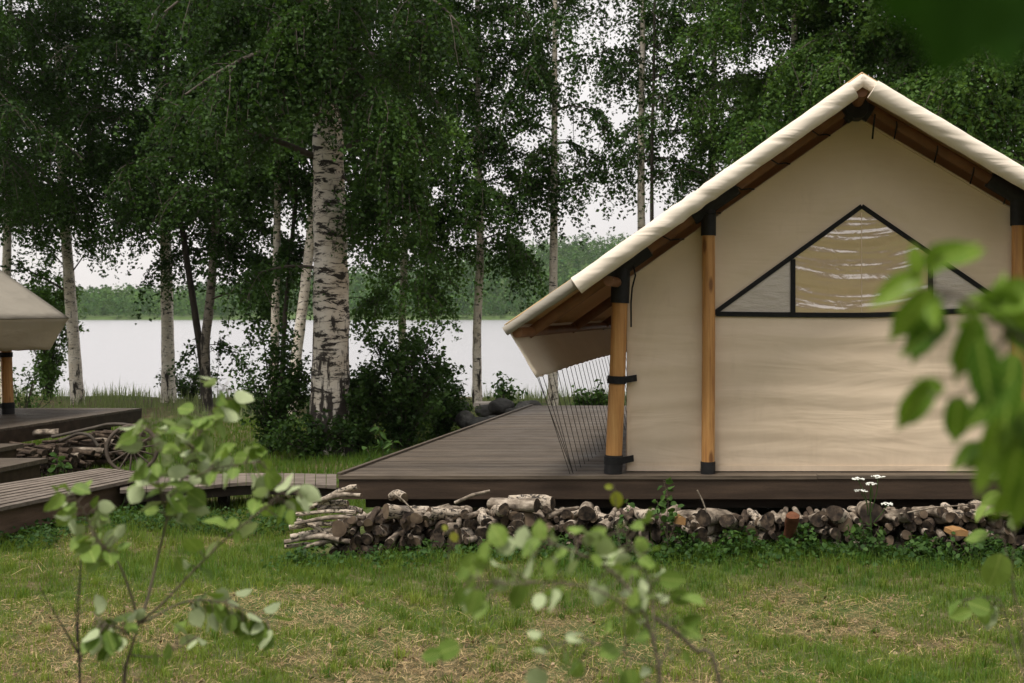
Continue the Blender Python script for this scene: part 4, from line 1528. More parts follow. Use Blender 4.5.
tag(small.build('thin_firewood', [M['log_grey'], M['log_brown'], M['log_end_dark']]), 'thin sticks filling the gaps of the woodpile under the deck edge', kind='stuff')
count = {}
for lg in sorted(logs, key=lambda q: q['x']):
    zone = next(zn for a, b, zn in ZONES if a <= lg['x'] < b)
    size = 'thin' if lg['r'] < 0.043 else ('thick' if lg['r'] > 0.063 else 'middling')
    k = (zone, lg['layer'])
    count[k] = count.get(k, 0) + 1
    nm = dict(BARKS)[lg['bk']]
    layer = {'top': 'upper layer', 'middle': 'middle layer', 'bottom': 'bottom layer', 'very top': 'loose top'}[lg['layer']]
    o = bpy.data.objects.new('log', rw.choice(protos[lg['bk']]))
    s_ = lg['r'] / 0.06
    o.scale = (s_, lg['len'], s_)
    o.rotation_euler = (-lg['pitch'], rw.uniform(0, 6.28) if lg['layer'] != 'very top' else rw.uniform(-0.5, .5), lg['yaw'])
    o.rotation_mode = 'ZXY'
    o.rotation_mode = 'YXZ' if False else 'XYZ'
    # spin about the log's own axis first, then tilt and turn
    o.rotation_mode = 'QUATERNION'
    o.rotation_quaternion = (Matrix.Rotation(lg['yaw'], 3, 'Z') @ Matrix.Rotation(-lg['pitch'], 3, 'X') @ Matrix.Rotation(rw.uniform(0, 6.28), 3, 'Y')).to_quaternion()
    o.location = (lg['x'], lg['y'], lg['z'])
    COL.objects.link(o)
    tag(o, '%s %s log, %s from left in the %s, %s' % (size, nm, ORD[min(19, count[k] - 1)], layer, zone), 'log', LOGS)

# odd pieces: rotten orange log, fresh split billet, bleached branches
me = log_mesh('log', 0.06, 0.4, 'log_red', 'log_red', 900)
for (px, py), r, yaw, pit, lb in (((791, 527), 0.05, 0.05, 0.95, 'rotten orange red log standing tilted at the front of the woodpile'),):
    o = bpy.data.objects.new('log', me)
    o.location = P(px, py, 10.28)
    o.rotation_euler = (-pit, 0, yaw)
    o.scale = (r / 0.06, 0.7, r / 0.06)
    COL.objects.link(o)
    tag(o, lb, 'log', LOGS)


def billet(name, label, c, w_, d_, h_, yaw, mat):
    m = MB()
    V = []
    for y in (-d_, d_):
        V += [(-w_, y, -h_ * 0.6), (w_ * 0.9, y, -h_), (w_, y, h_ * 0.5), (0.1 * w_, y, h_), (-w_ * 0.9, y, h_ * 0.6)]
    m.add(V, [(4, 3, 2, 1, 0), (5, 6, 7, 8, 9)] + [(i, (i + 1) % 5, 5 + (i + 1) % 5, 5 + i) for i in range(5)])
    R = Matrix.Rotation(yaw, 3, 'Z')
    m.v = [tuple(R @ Vector(p) + c) for p in m.v]
    return tag(m.build(name, mat, origin=c), label, 'firewood', 'split billets in the woodpile')


billet('split_billet', 'bright orange split billet lying in the right part of the woodpile', P(956, 531, 10.2), 0.072, 0.10, 0.030, 0.1, M['split'])
billet('split_billet', 'small bright cut block on top of the pile below the narrow canvas panel', P(678, 519, 10.25), 0.045, 0.1, 0.038, 0.2, M['split'])

br = log_mesh('branch', 0.025, 0.75, 'log_white', 'log_end', 950, 10, 1.2)
br2 = log_mesh('branch', 0.025, 0.8, 'log_grey', 'log_end', 951, 10, 1.6)
spots = [(312, 540, .95, .03, 'lowest, flat on the grass'), (322, 533, 1.1, .06, 'just above the grass'), (318, 526, 1.0, -.02, 'in the second layer'), (330, 520, 1.15, .05, 'slanting slightly in the middle'), (326, 513, 1.1, .03, 'straight, above the middle'),
         (322, 506, .95, .12, 'rising to the right near the top'), (333, 499, 1.0, .15, 'near the top with a bend'), (338, 494, .8, .35, 'topmost, leaning on the deck corner'), (305, 546, .7, -.05, 'short one out in front on the grass'), (327, 544, .8, .1, 'crossed under the others'), (318, 531, .85, -.55, 'lying crosswise over the others'), (340, 509, .8, -.1, 'thick short one near the round logs')]
for i, (px, py, ln, tl, lb) in enumerate(spots):
    o = bpy.data.objects.new('branch', br if i % 3 else br2)
    o.location = P(px, py, 10.38 + 0.04 * (i % 3))
    o.rotation_euler = (tl * 0.0, -tl, PI / 2 + random.uniform(-0.15, 0.2)) if False else (0, 0, 0)
    o.rotation_mode = 'QUATERNION'
    o.rotation_quaternion = (Matrix.Rotation(-tl, 3, 'Y') @ Matrix.Rotation(PI / 2 + random.uniform(-0.2, 0.15), 3, 'Z')).to_quaternion()
    th = random.uniform(0.6, 1.0)
    o.scale = (th, ln * 0.66, th)
    COL.objects.link(o)
    tag(o, 'bleached branch left of the woodpile, ' + lb, 'branch', 'thin branches at the left end of the woodpile')
for px0, py0, px1, py1, r, lb in ((455, 503, 490, 491, 0.016, 'thin bare stick lying across the top of the woodpile under the bare deck'), (900, 514, 968, 505, 0.008, 'thin straight pale rod sticking out over the right end of the woodpile'),
                                  (697, 490, 707, 513, 0.008, 'pale sliver of wood leaning upright against the deck by the second pole'), (392, 492, 414, 512, 0.008, 'dry curved twig over the left half of the woodpile')):
    m = MB().tube([P(px0, py0, 10.35), P((px0 + px1) / 2, (py0 + py1) / 2 - 2, 10.33), P(px1, py1, 10.35)], [r, r * 0.95, r * 0.8], 7, jit=0.08)
    tag(m.build('stick', M['log_grey'], origin=P(px0, py0, 10.35)), lb, 'stick', 'loose sticks on the woodpile')

# the second, smaller stack beside the far deck: chopped brushwood, with the wheel leaning on it
rw2 = random.Random(9)
FAR = 'brushwood stack beside the far deck'
# the stack runs along the deck edge; its cut ends face right, towards the grass
fb = [log_mesh('log', 0.05, 0.55, b, 'log_end_dark', 970 + i) for i, b in enumerate(('log_brown', 'log_grey', 'log_white'))]
farlogs = []
circ2 = []
for _ in range(2600):
    r = rw2.choice([0.018, 0.022, 0.026, 0.032, 0.04])
    y = rw2.uniform(14.75, 17.4)
    z = r
    for (cy, cz, cr) in circ2:
        dy = abs(y - cy)
        s_ = r + cr - 0.003
        if dy < s_:
            z = max(z, cz + math.sqrt(s_ * s_ - dy * dy))
    if z + r < 0.50 - 0.05 * abs(y - 16.0):
        circ2.append((y, z, r))
    if len(circ2) > 165:
        break
circ2.sort()
cnt2 = {}
big2 = set(sorted(circ2, key=lambda c_: -c_[2] - 0.06 * c_[1])[:38])
mass = MB()
for (y, z, r) in circ2:
    if (y, z, r) not in big2:
        cx_ = -7.67 + SH * (y - 18.5) + 0.40 + rw2.uniform(-0.05, 0.1)
        dv = Vector((0.93, -0.34 + rw2.gauss(0, 0.22), rw2.gauss(0, 0.1))).normalized() * rw2.uniform(0.2, 0.3)
        cc = Vector((cx_, y, z))
        mass.tube([cc - dv, cc + Vector((0, 0, rw2.gauss(0, 0.01))), cc + dv], [r, r * 1.04, r * 0.95], 8, jit=0.08, mi=0, capmi=1)
        continue
    o = bpy.data.objects.new('log', rw2.choices(fb, [5, 1.0, 0.0])[0])
    o.rotation_mode = 'QUATERNION'
    o.rotation_quaternion = (Matrix.Rotation(-PI / 2 - 0.35 + rw2.gauss(0, 0.22), 3, 'Z') @ Matrix.Rotation(rw2.gauss(0, 0.1), 3, 'X') @ Matrix.Rotation(rw2.uniform(0, 6), 3, 'Y')).to_quaternion()
    o.location = (-7.67 + SH * (y - 18.5) + 0.40 + rw2.uniform(-0.05, 0.1), y, z)
    s_ = r / 0.05
    o.scale = (s_, rw2.uniform(0.8, 1.1), s_)
    COL.objects.link(o)
    seg = 'near the steps' if y < 15.5 else ('beside its middle' if y < 16.4 else 'by the wagon wheel')
    lay = 'bottom' if z < 0.12 else ('middle' if z < 0.28 else 'top')
    cnt2[(seg, lay)] = cnt2.get((seg, lay), 0) + 1
    kk = cnt2[(seg, lay)]
    size = 'thin' if r < 0.03 else 'thicker'
    tag(o, '%s dark cut stick, %s from left, %s layer of far stack %s' % (size, ORD[min(19, kk - 1)], lay, seg), 'log', FAR)
tag(mass.build('brushwood', [M['log_brown'], M['log_end_dark']]), 'tangled thin dark brushwood filling the stack beside the far deck', kind='stuff')
o = bpy.data.objects.new('log', fb[1])
o.location = P(46, 432.5, 15.9)
o.rotation_euler = (0, -0.1, PI / 2 + 0.2)
o.scale = (0.85, 0.6, 0.85)
COL.objects.link(o)
tag(o, 'short pale log lying lengthwise on top of the far dark stack', 'log', FAR)
for pts, lb in (([P(52, 437, 15.6), P(70, 433, 15.6), P(92, 428, 15.6), P(112, 424, 15.6), P(140, 426, 15.6)], 'long bent branch arching over the top of the far stack to the wheel'),
                ([P(60, 441, 15.5), P(78, 434, 15.5), P(90, 436, 15.5), P(98, 446, 15.5)], 'short crooked branch hanging over the front of the far stack')):
    m = MB().tube(smooth_path(pts, 14), 0.022, 7, jit=0.12)
    tag(m.build('branch', M['limb'], origin=pts[0]), lb, 'branch', 'crooked branches on the far stack')

# wagon wheel
wc = P(132, 449, 14.9)
RW = 0.29
wh = thing('wagon_wheel', 'old grey wooden wagon wheel with thin spokes leaning beside the far woodpile', 'wheel', (wc.x, wc.y, wc.z - RW))
wax = Vector((0.42, -1, 0.16)).normalized()
wa, wb_ = frame_of(wax)
ring = lambda rr: [wc + wa * (rr * math.cos(2 * PI * i / 40)) + wb_ * (rr * math.sin(2 * PI * i / 40)) for i in range(41)]
m = MB().tube(ring(RW), 0.024, 8, cap=False)
m.build('rim', M['old_iron'], wh)
m = MB().tube([wc - wax * 0.05, wc, wc + wax * 0.06], [0.035, 0.05, 0.03], 12)
m.build('hub', M['old_iron'], wh)
for i in range(14):
    th = 2 * PI * (i + 0.3) / 14
    d = wa * math.cos(th) + wb_ * math.sin(th)
    m = MB().tube([wc + d * 0.04, wc + d * (RW - 0.01)], [0.013, 0.010], 6)
    m.build('spoke', M['old_iron'], wh)


# ------------------------------------------------------------------ rocks by the deck and the lake
def rock(label, c, sx, sy, sz, seed, name='boulder', mat='rock'):
    r = random.Random(seed)
    import bmesh
    bm = bmesh.new()
    bmesh.ops.create_icosphere(bm, subdivisions=3, radius=1)
    ph = [r.uniform(0, 6) for _ in range(6)]
    cuts = [Vector((r.gauss(0, 1), r.gauss(0, 1), r.gauss(0.3, 1))).normalized() for _ in range(7)]
    for v in bm.verts:
        p = v.co.copy()
        for cdir in cuts:
            dd = p.dot(cdir) - 0.72
            if dd > 0:
                p -= cdir * dd * 0.85
        p *= 1 + 0.06 * math.sin(4 * p.x + ph[0]) * math.sin(5 * p.y + ph[1]) + 0.03 * math.sin(9 * p.z + ph[2] + 6 * p.x)
        v.co = Vector((p.x * sx, p.y * sy, p.z * sz))
    me = bpy.data.meshes.new(name)
    bm.to_mesh(me)
    bm.free()
    for p in me.polygons:
        p.use_smooth = True
    me.materials.append(M[mat])
    o = bpy.data.objects.new(name, me)
    o.location = c
    o.rotation_euler = (0, 0, r.uniform(0, 6))
    COL.objects.link(o)
    return tag(o, label, 'rock', 'boulders between the large deck and the lake')


for i, (px, py, Y, sx, sz, lb) in enumerate(((458, 405, 21, .28, .20, 'dark boulder half hidden by the right edge of the wide bush'), (466, 418, 19.5, .20, .20, 'round grey boulder beside the wide bush close to the deck edge'), (492, 408, 21, .34, .17, 'long boulder under the flat pale slab'),
                                             (500, 403.5, 20.8, .27, .18, 'big dark boulder right of the flat pale slab'), (515, 411, 20.3, .20, .14, 'small boulder between the slab and the deck corner'), (524, 408, 20.6, .26, .15, 'low boulder near the far left deck corner'),
                                             (530, 404, 20.9, .26, .15, 'boulder at the far left corner of the large deck'), (480, 420, 19.5, .32, .14, 'flat dark boulder in the soil along the deck edge'), (500, 417, 19.6, .3, .12, 'small low boulder against the left deck edge'), (446, 412, 20, .26, .24, 'mossy boulder deep behind the wide bush'))):
    c = P(px, py, Y)
    c.z -= 0.05
    rock(lb, c, sx * 0.92, sx * 0.85, sz * 0.9, 40 + i)
c = P(493, 402, 22.2)
m = MB()
sl_ = [(-0.34, -0.2), (-0.1, -0.26), (0.30, -0.22), (0.37, 0.1), (0.1, 0.24), (-0.32, 0.18)]
m.add([(c.x + x, c.y + y, c.z - 0.07) for x, y in sl_] + [(c.x + x * 0.97, c.y + y * 0.97, c.z) for x, y in sl_], [tuple(range(6))[::-1], tuple(range(6, 12))] + [(i, (i + 1) % 6, 6 + (i + 1) % 6, 6 + i) for i in range(6)])
M['slab'] = m_noise('pale_stone_slab', [(0.3, (0.28, 0.24, 0.21)), (0.7, (0.44, 0.40, 0.36))], 5, rough=0.9)
tag(m.build('stone_slab', M['slab'], origin=c), 'flat pale stone slab at the foot of the slim white birch', 'slab')
# bare earth bank under the rocks
mb = MB()
gr = []
for i in range(24):
    row = []
    for j in range(14):
        u, v_ = i / 23, j / 13
        x = -3.6 + 3.0 * u * (0.6 + 0.4 * v_) + 1.0 * v_
        y = 17.6 + 4.2 * v_
        ed = math.sin(PI * u) ** 0.5 * math.sin(PI * v_) ** 0.5
        row.append((x, y, float(ground_z(x, y)) - 0.05 + 0.36 * ed * (0.8 + 0.3 * math.sin(x * 7) * math.sin(y * 5))))
    gr.append(row)
o = mb.sheet(gr).build('soil_bank', M['soil'])
tag(o, 'bare dark earth bank under the boulders beside the large deck', kind='structure')

# ------------------------------------------------------------------ grass, straw and low growth
def dryness(x, y):
    d = 0.62 * noise2(x * 0.9 + 3.0, y * 0.9, 1.0) + 0.48 * noise2(x * 2.3, y * 2.7 + 1.0, 1.0)
    d = d + 0.44 * (1 - sstep(7.9, 9.3, y)) - 0.50 * sstep(8.8, 9.6, y)
    px = CX + F * x / y
    d = d + 0.45 * np.exp(-((px - 110) / 130) ** 2 - ((y - 10.9) / 0.6) ** 2) * 1.6
    d = d - 0.5 * np.exp(-((px - 960) / 80) ** 2) - 0.35 * np.exp(-((px - 640) / 70) ** 2)
    return d


BL_V = [(-0.5, 0, 0), (0.5, 0, 0), (0.38, 0.10, 0.5), (-0.38, 0.10, 0.5), (0, 0.42, 0.92)]
BL_F = [(0, 1, 2, 3), (3, 2, 4)]


def blade_rots(n, w_, h_, r, lean=1.0):
    a = r.uniform(0, 2 * PI, n)
    ca, sa = np.cos(a), np.sin(a)
    le = r.uniform(0.3, 1.6, n) * lean
    R = np.zeros((n, 3, 3))
    R[:, 0, 0], R[:, 1, 0] = ca * w_, sa * w_
    R[:, 0, 1], R[:, 1, 1] = -sa * h_ * le, ca * h_ * le
    R[:, 2, 2] = h_
    return R


def lawn():
    r = np.random.default_rng(21)
    n = 330000
    y = 6.0 + 7.2 * r.random(n) ** 1.15
    x = r.uniform(-0.62, 0.40, n) * y
    d = dryness(x, y) + r.normal(0, 0.16, n)
    tuft = noise2(x * 3.1, y * 3.3, 1.6) + 0.6 * noise2(x * 9.1 + 2, y * 8.3, 1.6) + r.normal(0, 0.25, n)
    keep = (d < 0.42) & ((tuft > -0.35) | (r.random(n) < 0.25)) & ~((y > 10.3) & (x > -2.9))
    x, y, d, tuft = x[keep], y[keep], d[keep], tuft[keep]
    n = len(x)
    h_ = (0.018 + 0.011 * r.gamma(2.0, 1.0, n)) * np.clip(1.15 - 0.7 * np.clip(d, -0.3, 0.6), 0.5, 1.5) * (0.72 + 0.75 * np.clip(tuft, 0, 1.4)) * (1 + 0.5 * sstep(9.2, 10.0, y))
    w_ = r.uniform(0.0028, 0.0055, n)
    tint = 0.40 + 0.50 * np.clip(d + 0.15, -0.3, 0.8) + 0.16 * noise2(x * 1.3, y * 1.1, 2.0) - 0.12 * np.clip(tuft, -0.5, 1) + r.normal(0, 0.13, n)
    pos = np.stack([x, y, ground_z(x, y) - 0.004], 1)
    o = inst_mesh('grass', BL_V, BL_F, pos, blade_rots(n, w_, h_, r), tint, M['grass'])
    tag(o, 'short green lawn grass thinning out into dry patches', kind='stuff')
    # tufts that stand taller than the lawn
    nt = 420
    ty = 6.0 + 4.6 * r.random(nt)
    tx = r.uniform(-0.62, 0.40, nt) * ty
    kk = r.integers(14, 55, nt)
    ti = np.repeat(np.arange(nt), kk)
    n = len(ti)
    rad = np.abs(r.normal(0, 0.035, n))
    an = r.uniform(0, 2 * PI, n)
    x, y = tx[ti] + rad * np.cos(an), ty[ti] + rad * np.sin(an)
    h_ = r.uniform(0.5, 1.1, n) * r.uniform(0.05, 0.13, nt)[ti]
    o = inst_mesh('grass', BL_V, BL_F, np.stack([x, y, ground_z(x, y) - 0.004], 1), blade_rots(n, r.uniform(0.003, 0.006, n), h_, r, 1.1), r.normal(0.42, 0.24, nt)[ti] + r.normal(0, 0.1, n), M['grass'])
    tag(o, 'taller tufts of grass dotted over the lawn', kind='stuff')
    # taller grass behind the boardwalk, below the bushes
    n = 60000
    y = r.uniform(13.0, 22.5, n)
    x = r.uniform(-0.58, -0.02, n) * y
    keep = ~((x > -2.74 + SH * (y - 10.86) - 0.02)) & ~((x < -7.6 + SH * (y - 18.5)) & (y < 18.6))
    x, y = x[keep], y[keep]
    n = len(x)
    h_ = r.uniform(0.04, 0.13, n) * (1 + 0.3 * noise2(x, y, 2.0))
    pos = np.stack([x, y, ground_z(x, y)], 1)
    o = inst_mesh('grass', BL_V, BL_F, pos, blade_rots(n, r.uniform(0.006, 0.012, n), h_, r, 0.6), r.normal(0.15, 0.12, n), M['grass'])
    tag(o, 'taller green grass between the boardwalk and the dark bushes', kind='stuff')
    # dry straw lying flat
    n = 130000
    y = 6.0 + 5.6 * r.random(n)
    x = r.uniform(-0.62, 0.40, n) * y
    d = dryness(x, y) + r.normal(0, 0.25, n)
    keep = (d > 0.20) & ~((y > 10.3) & (x > -2.9))
    x, y = x[keep], y[keep]
    n = len(x)
    ln = r.uniform(0.025, 0.085, n) * np.where(r.random(n) < 0.012, 3.2, 1.0)
    a = r.uniform(0, 2 * PI, n)
    el = r.normal(0.12, 0.22, n)
    dirn = np.stack([np.cos(a) * np.cos(el), np.sin(a) * np.cos(el), np.sin(el)], 1)
    side = np.stack([-np.sin(a), np.cos(a), r.normal(0, 0.4, n)], 1)
    nn = np.cross(dirn, side)
    R = np.stack([side * r.uniform(0.0014, 0.0032, n)[:, None], dirn * ln[:, None], nn * ln[:, None]], 2)
    pos = np.stack([x, y, ground_z(x, y) + np.abs(r.normal(0.006, 0.012, n))], 1)
    tv = [(-0.5, 0, 0), (0.5, 0, 0), (0.4, 0.5, 0.06), (-0.4, 0.5, 0.06), (0, 1, 0)]
    o = inst_mesh('straw', tv, BL_F, pos, R, r.normal(0.45, 0.28, n), M['straw'])
    tag(o, 'dry tan straw lying over the bare patches of the lawn', kind='stuff')
    # dead leaves and chips
    n = 3600
    y = 6.0 + 5.0 * r.random(n)
    x = r.uniform(-0.62, 0.40, n) * y
    d = dryness(x, y) + r.normal(0, 0.3, n)
    keep = (d > 0.15) & ~((y > 10.3) & (x > -2.9))
    x, y = x[keep], y[keep]
    n = len(x)
    R = rand_rots(n, r.uniform(0.012, 0.038, n), 0.6, r)
    pos = np.stack([x, y, ground_z(x, y) + 0.014], 1)
    o = inst_mesh('dead_leaves', LEAF4_V, LEAF4_F, pos, R, r.normal(0.5, 0.3, n), M['litter'])
    tag(o, 'brown dead leaves and bark chips scattered on the dry lawn', kind='stuff')


lawn()


def low_growth():
    r = np.random.default_rng(33)
    n = 15000
    x = r.uniform(-3.1, 4.6, n)
    amp = 0.35 + 0.65 * sstep(-1.6, 0.4, x) + 0.25 * noise2(x * 2.2, 0.3, 2.0)
    y = 10.42 - np.abs(r.normal(0, 0.26, n))
    keep = r.random(n) < np.clip(amp, 0.12, 1)
    x, y, amp = x[keep], y[keep], amp[keep]
    n = len(x)
    z = ground_z(x, y) + r.random(n) ** 1.8 * (0.07 + 0.17 * np.clip(amp, 0, 1) * np.clip(noise2(x * 5, y, 1.4) + 0.5, 0.1, 1))
    pos = np.stack([x, y, z], 1)
    R = rand_rots(n, r.uniform(0.022, 0.055, n), 0.9, r)
    tv, tf = [(0, -0.5, 0), (0.42, -0.1, 0.08), (0.3, 0.35, 0.03), (0, 0.55, -0.06), (-0.3, 0.35, 0.03), (-0.42, -0.1, 0.08)], [(0, 1, 2, 3), (0, 3, 4, 5)]
    o = inst_mesh('ground_cover', tv, tf, pos, R, r.normal(0.2, 0.25, n), M['leaf_weed'])
    tag(o, 'low dark leafy weeds along the foot of the woodpile', kind='stuff')
    # the same kind of growth under the boardwalk
    n = 3500
    x = r.uniform(-6.0, -3.4, n)
    y = 12.3 - 0.9 * r.random(n) + np.where(x < -5.2, -0.9, 0.0) * 1.0
    z = ground_z(x, y) + r.random(n) ** 1.5 * 0.14
    o = inst_mesh('ground_cover', tv, tf, np.stack([x, y, z], 1), rand_rots(n, r.uniform(0.022, 0.05, n), 0.9, r), r.normal(0.15, 0.2, n), M['leaf_weed'])
    tag(o, 'low weeds and grass in front of the boardwalk side', kind='stuff')


low_growth()


# ------------------------------------------------------------------ plants with large leaves
RLV, RLF = round_leaf()
RLN = round_leaf(9, 0.14, -0.16, 0.30, 0.18)


def leaf_frames(out, nrm, size):
    out = out / (np.linalg.norm(out, axis=1)[:, None] + 1e-9)
    nrm = nrm - out * np.sum(nrm * out, axis=1)[:, None]
    nrm = nrm / (np.linalg.norm(nrm, axis=1)[:, None] + 1e-9)
    x = np.cross(out, nrm)
    return np.stack([x, out, nrm], 2) * np.asarray(size).reshape(-1, 1, 1)


def leafy_plant(name, label, cat, base, stems, leaf, mat, bark, seed, petiole=0.03, group=None, tmpl=None, extra=(), facing=0.55, szvar=0.3, partname='foliage', flipp=0.16):
    """stems: (points, radius, leaf count, start fraction).  extra: explicit leaves (centre, axis, normal, size, tint)"""
    r = np.random.default_rng(700 + seed)
    T = thing(name, label, cat, base, group)
    tv, tf = tmpl or (RLV, RLF)
    L = MB()
    pos, out, nrm, siz, tnt = [], [], [], [], []
    for pts, rad, nl, s0 in stems:
        ps = smooth_path(pts, 16)
        L.tube(ps, [max(0.0010, 0.72 * rad * (1 - 0.72 * i / 15)) for i in range(16)], 7)
        pn = np.array([tuple(p) for p in ps])
        for k in range(nl):
            s = (s0 + (1 - s0) * (k + r.random()) / nl) * 15
            i = min(int(s), 14)
            q = pn[i] * (1 - (s - i)) + pn[i + 1] * (s - i)
            ax = pn[i + 1] - pn[i]
            ax /= np.linalg.norm(ax) + 1e-9
            sd = r.normal(0, 1, 3)
            sd -= ax * sd.dot(ax)
            sd /= np.linalg.norm(sd)
            o = ax * 0.5 + sd + np.array([0, 0, -0.25])
            o /= np.linalg.norm(o)
            pl = petiole * r.uniform(0.6, 1.3)
            b = q + o * pl
            L.tube([tuple(q), tuple(b)], [0.0014, 0.0011], 4, cap=False)
            sz = leaf * r.uniform(1 - szvar, 1 + szvar)
            o2 = o * 0.8 + np.array([0, 0, -0.45]) + r.normal(0, 0.3, 3)
            o2 /= np.linalg.norm(o2)
            pos.append(b + o2 * sz * 0.5)
            out.append(o2)
            nv = r.normal(0, 0.85, 3) + np.array([0, -facing, facing])
            if r.random() < flipp:
                nv = -nv
            nrm.append(nv)
            siz.append(sz)
            tnt.append(r.normal(0.5, 0.25))
    for c, o, n_, sz, tt in extra:
        pos.append(np.array(tuple(c)))
        out.append(np.array(tuple(o), float))
        nrm.append(np.array(tuple(n_), float))
        siz.append(sz)
        tnt.append(tt)
    L.build('stem', M[bark], T)
    R = leaf_frames(np.array(out), np.array(nrm), np.array(siz))
    R[:, :, 2] *= r.uniform(0.2, 2.6, len(siz))[:, None]            # some leaves flat, some curled
    R[:, :, 0] *= r.uniform(0.72, 1.05, len(siz))[:, None]
    inst_mesh(partname, tv, tf, np.array(pos), R, np.array(tnt), M[mat], T, smooth=True, local=True)
    return T


Y1 = 2.75
Q = lambda px, py, dy=0.0: P(px, py, Y1 + dy)
leafy_plant('aspen_sapling', 'young aspen sapling at lower left with pale undersides of round leaves turned up', 'sapling', (P(118, 700, Y1).x, Y1, 0),
            [([Vector((P(112, 700, Y1).x, Y1, 0)), Q(118, 900), Q(124, 690), Q(128, 660), Q(139, 625)], 0.010, 0, 0),
             ([Q(139, 625), Q(132, 598, -.02), Q(118, 562, -.03), Q(98, 540, -.05), Q(82, 508, -.05), Q(66, 486, -.06)], 0.0045, 34, 0.42),
             ([Q(118, 562, -.03), Q(104, 548, .02), Q(90, 530, .05)], 0.002, 8, 0.3),
             ([Q(141, 622), Q(150, 590, .03), Q(158, 556, .05), Q(170, 510, .06), Q(186, 468, .08), Q(202, 428, .1), Q(226, 384, .1)], 0.0055, 72, 0.46),
             ([Q(166, 520, .06), Q(160, 490, .0), Q(152, 450, -.03), Q(150, 420, -.03)], 0.0028, 34, 0.2),
             ([Q(178, 492, .07), Q(205, 472, .05), Q(240, 464, .03), Q(264, 462, .02)], 0.0026, 22, 0.3),
             ([Q(141, 622), Q(165, 601, -.04), Q(213, 551, -.08), Q(256, 515, -.1), Q(298, 489, -.12)], 0.0045, 18, 0.35),
             ([Q(256, 515, -.1), Q(275, 498, -.05), Q(290, 484, -.04)], 0.002, 8, 0.2),
             ([Q(141, 624), Q(185, 602, .05), Q(226, 603, .08), Q(270, 622, .1)], 0.0035, 36, 0.35),
             ([Q(130, 655), Q(160, 656, -.05), Q(198, 637, -.08)], 0.0026, 7, 0.5),
             ([Q(134, 640), Q(118, 628, -.05), Q(98, 622, -.08)], 0.0024, 24, 0.2)],
            0.039, 'leaf_aspen', 'twig', 1, flipp=0.27, group='aspen saplings in front')
m_tw = [([Q(84, 900, .15), Q(80, 683, .15), Q(78, 630, .15), Q(81, 557, .15)], 0.0042), ([Q(79, 655, .15), Q(66, 632, .13), Q(40, 588, .1)], 0.0026), ([Q(79, 660, .15), Q(90, 640, .18), Q(100, 560 + 40, .2)], 0.002), ([Q(77, 640, .15), Q(76, 610, .16), Q(78, 585, .17)], 0.0018)]
dt = thing('dead_sapling', 'bare dark dead sapling twigs standing left of the aspen sapling', 'sapling', (P(84, 900, Y1 + .15).x, Y1 + .15, 0))
for i, (pts, rad) in enumerate(m_tw):
    pts = ([Vector((pts[0].x, pts[0].y, 0))] + pts) if i == 0 else pts
    MB().tube(smooth_path(pts, 14), [rad * (1 - 0.6 * k / 13) for k in range(14)], 7).build('stem' if i == 0 else 'twig', M['twig_dark'], dt)

Y2 = 1.95
Q2 = lambda px, py, dy=0.0: P(px, py, Y2 + dy)
xL = lambda px, py, ang, size_px, tint, dy=0.0, flip=1, Yb=Y2, nz=0.35: (P(px, py, Yb + dy), (math.cos(math.radians(ang)), 0.15, math.sin(math.radians(ang))), (random.uniform(-.3, .3), -flip, nz * flip), size_px / F * (Yb + dy), tint)
leafy_plant('aspen_sapling', 'blurred young aspen sapling at lower middle, its top reaching the woodpile', 'sapling', (P(665, 720, Y2).x, Y2, 0),
            [([Vector((P(668, 720, Y2).x, Y2, 0)), Q2(664, 900), Q2(660, 690), Q2(655, 650), Q2(641, 606), Q2(612, 572), Q2(575, 552), Q2(540, 540)], 0.0065, 30, 0.55),
             ([Q2(650, 630), Q2(610, 596, -.05), Q2(560, 582, -.08), Q2(500, 584, -.1), Q2(470, 575, -.1)], 0.0028, 22, 0.4),
             ([Q2(655, 650), Q2(652, 600, .05), Q2(640, 560, .08), Q2(622, 530, .1)], 0.0026, 22, 0.3),
             ([Q2(658, 668), Q2(630, 655, -.06), Q2(580, 640, -.1), Q2(540, 650, -.12)], 0.0026, 13, 0.3),
             ([Q2(660, 690), Q2(640, 690, .05), Q2(600, 688, .1), Q2(560, 690, .1)], 0.0026, 14, 0.2),
             ([Q2(658, 672), Q2(668, 640, .04), Q2(664, 600, .06)], 0.0026, 10, 0.3)],
            0.030, 'leaf_aspen', 'twig', 2, group='aspen saplings in front',
            extra=[xL(498, 536, 120, 22, .9), xL(540, 532, 95, 20, .8), xL(522, 538, 70, 20, .3, flip=-1), xL(597, 534, 30, 18, .7), xL(448, 650, 200, 26, .3), xL(432, 655, 190, 20, .2), xL(640, 598, 290, 20, .5, flip=-1), xL(473, 567, 210, 30, .6), xL(505, 545, 160, 20, .9, flip=-1), xL(530, 545, 100, 16, .9, flip=-1)])
tw = MB().tube(smooth_path([P(770, 1300, 2.1), P(725, 720, 2.1), P(692, 648, 2.1), P(655, 618, 2.1)], 14), 0.0034, 7)
tag(tw.build('bare_twig', M['twig'], origin=P(770, 1300, 2.1)), 'pale bare twig bending left beside the lower middle aspen sapling', 'twig')
leafy_plant('sapling', 'thin shoot with one yellowing leaf before the deck edge below the outer pole', 'sapling', (P(630, 700, 2.4).x, 2.4, 0),
            [([Vector((P(632, 700, 2.4).x, 2.4, 0)), P(628, 800, 2.4), P(624, 620, 2.4), P(619, 540, 2.4), P(614, 484, 2.4)], 0.0022, 0, 0)],
            0.03, 'leaf_yellow', 'twig', 3,
            extra=[xL(617, 499, 275, 16, .1, Yb=2.4, dy=0), xL(609, 487, 170, 8, .0, Yb=2.4)])
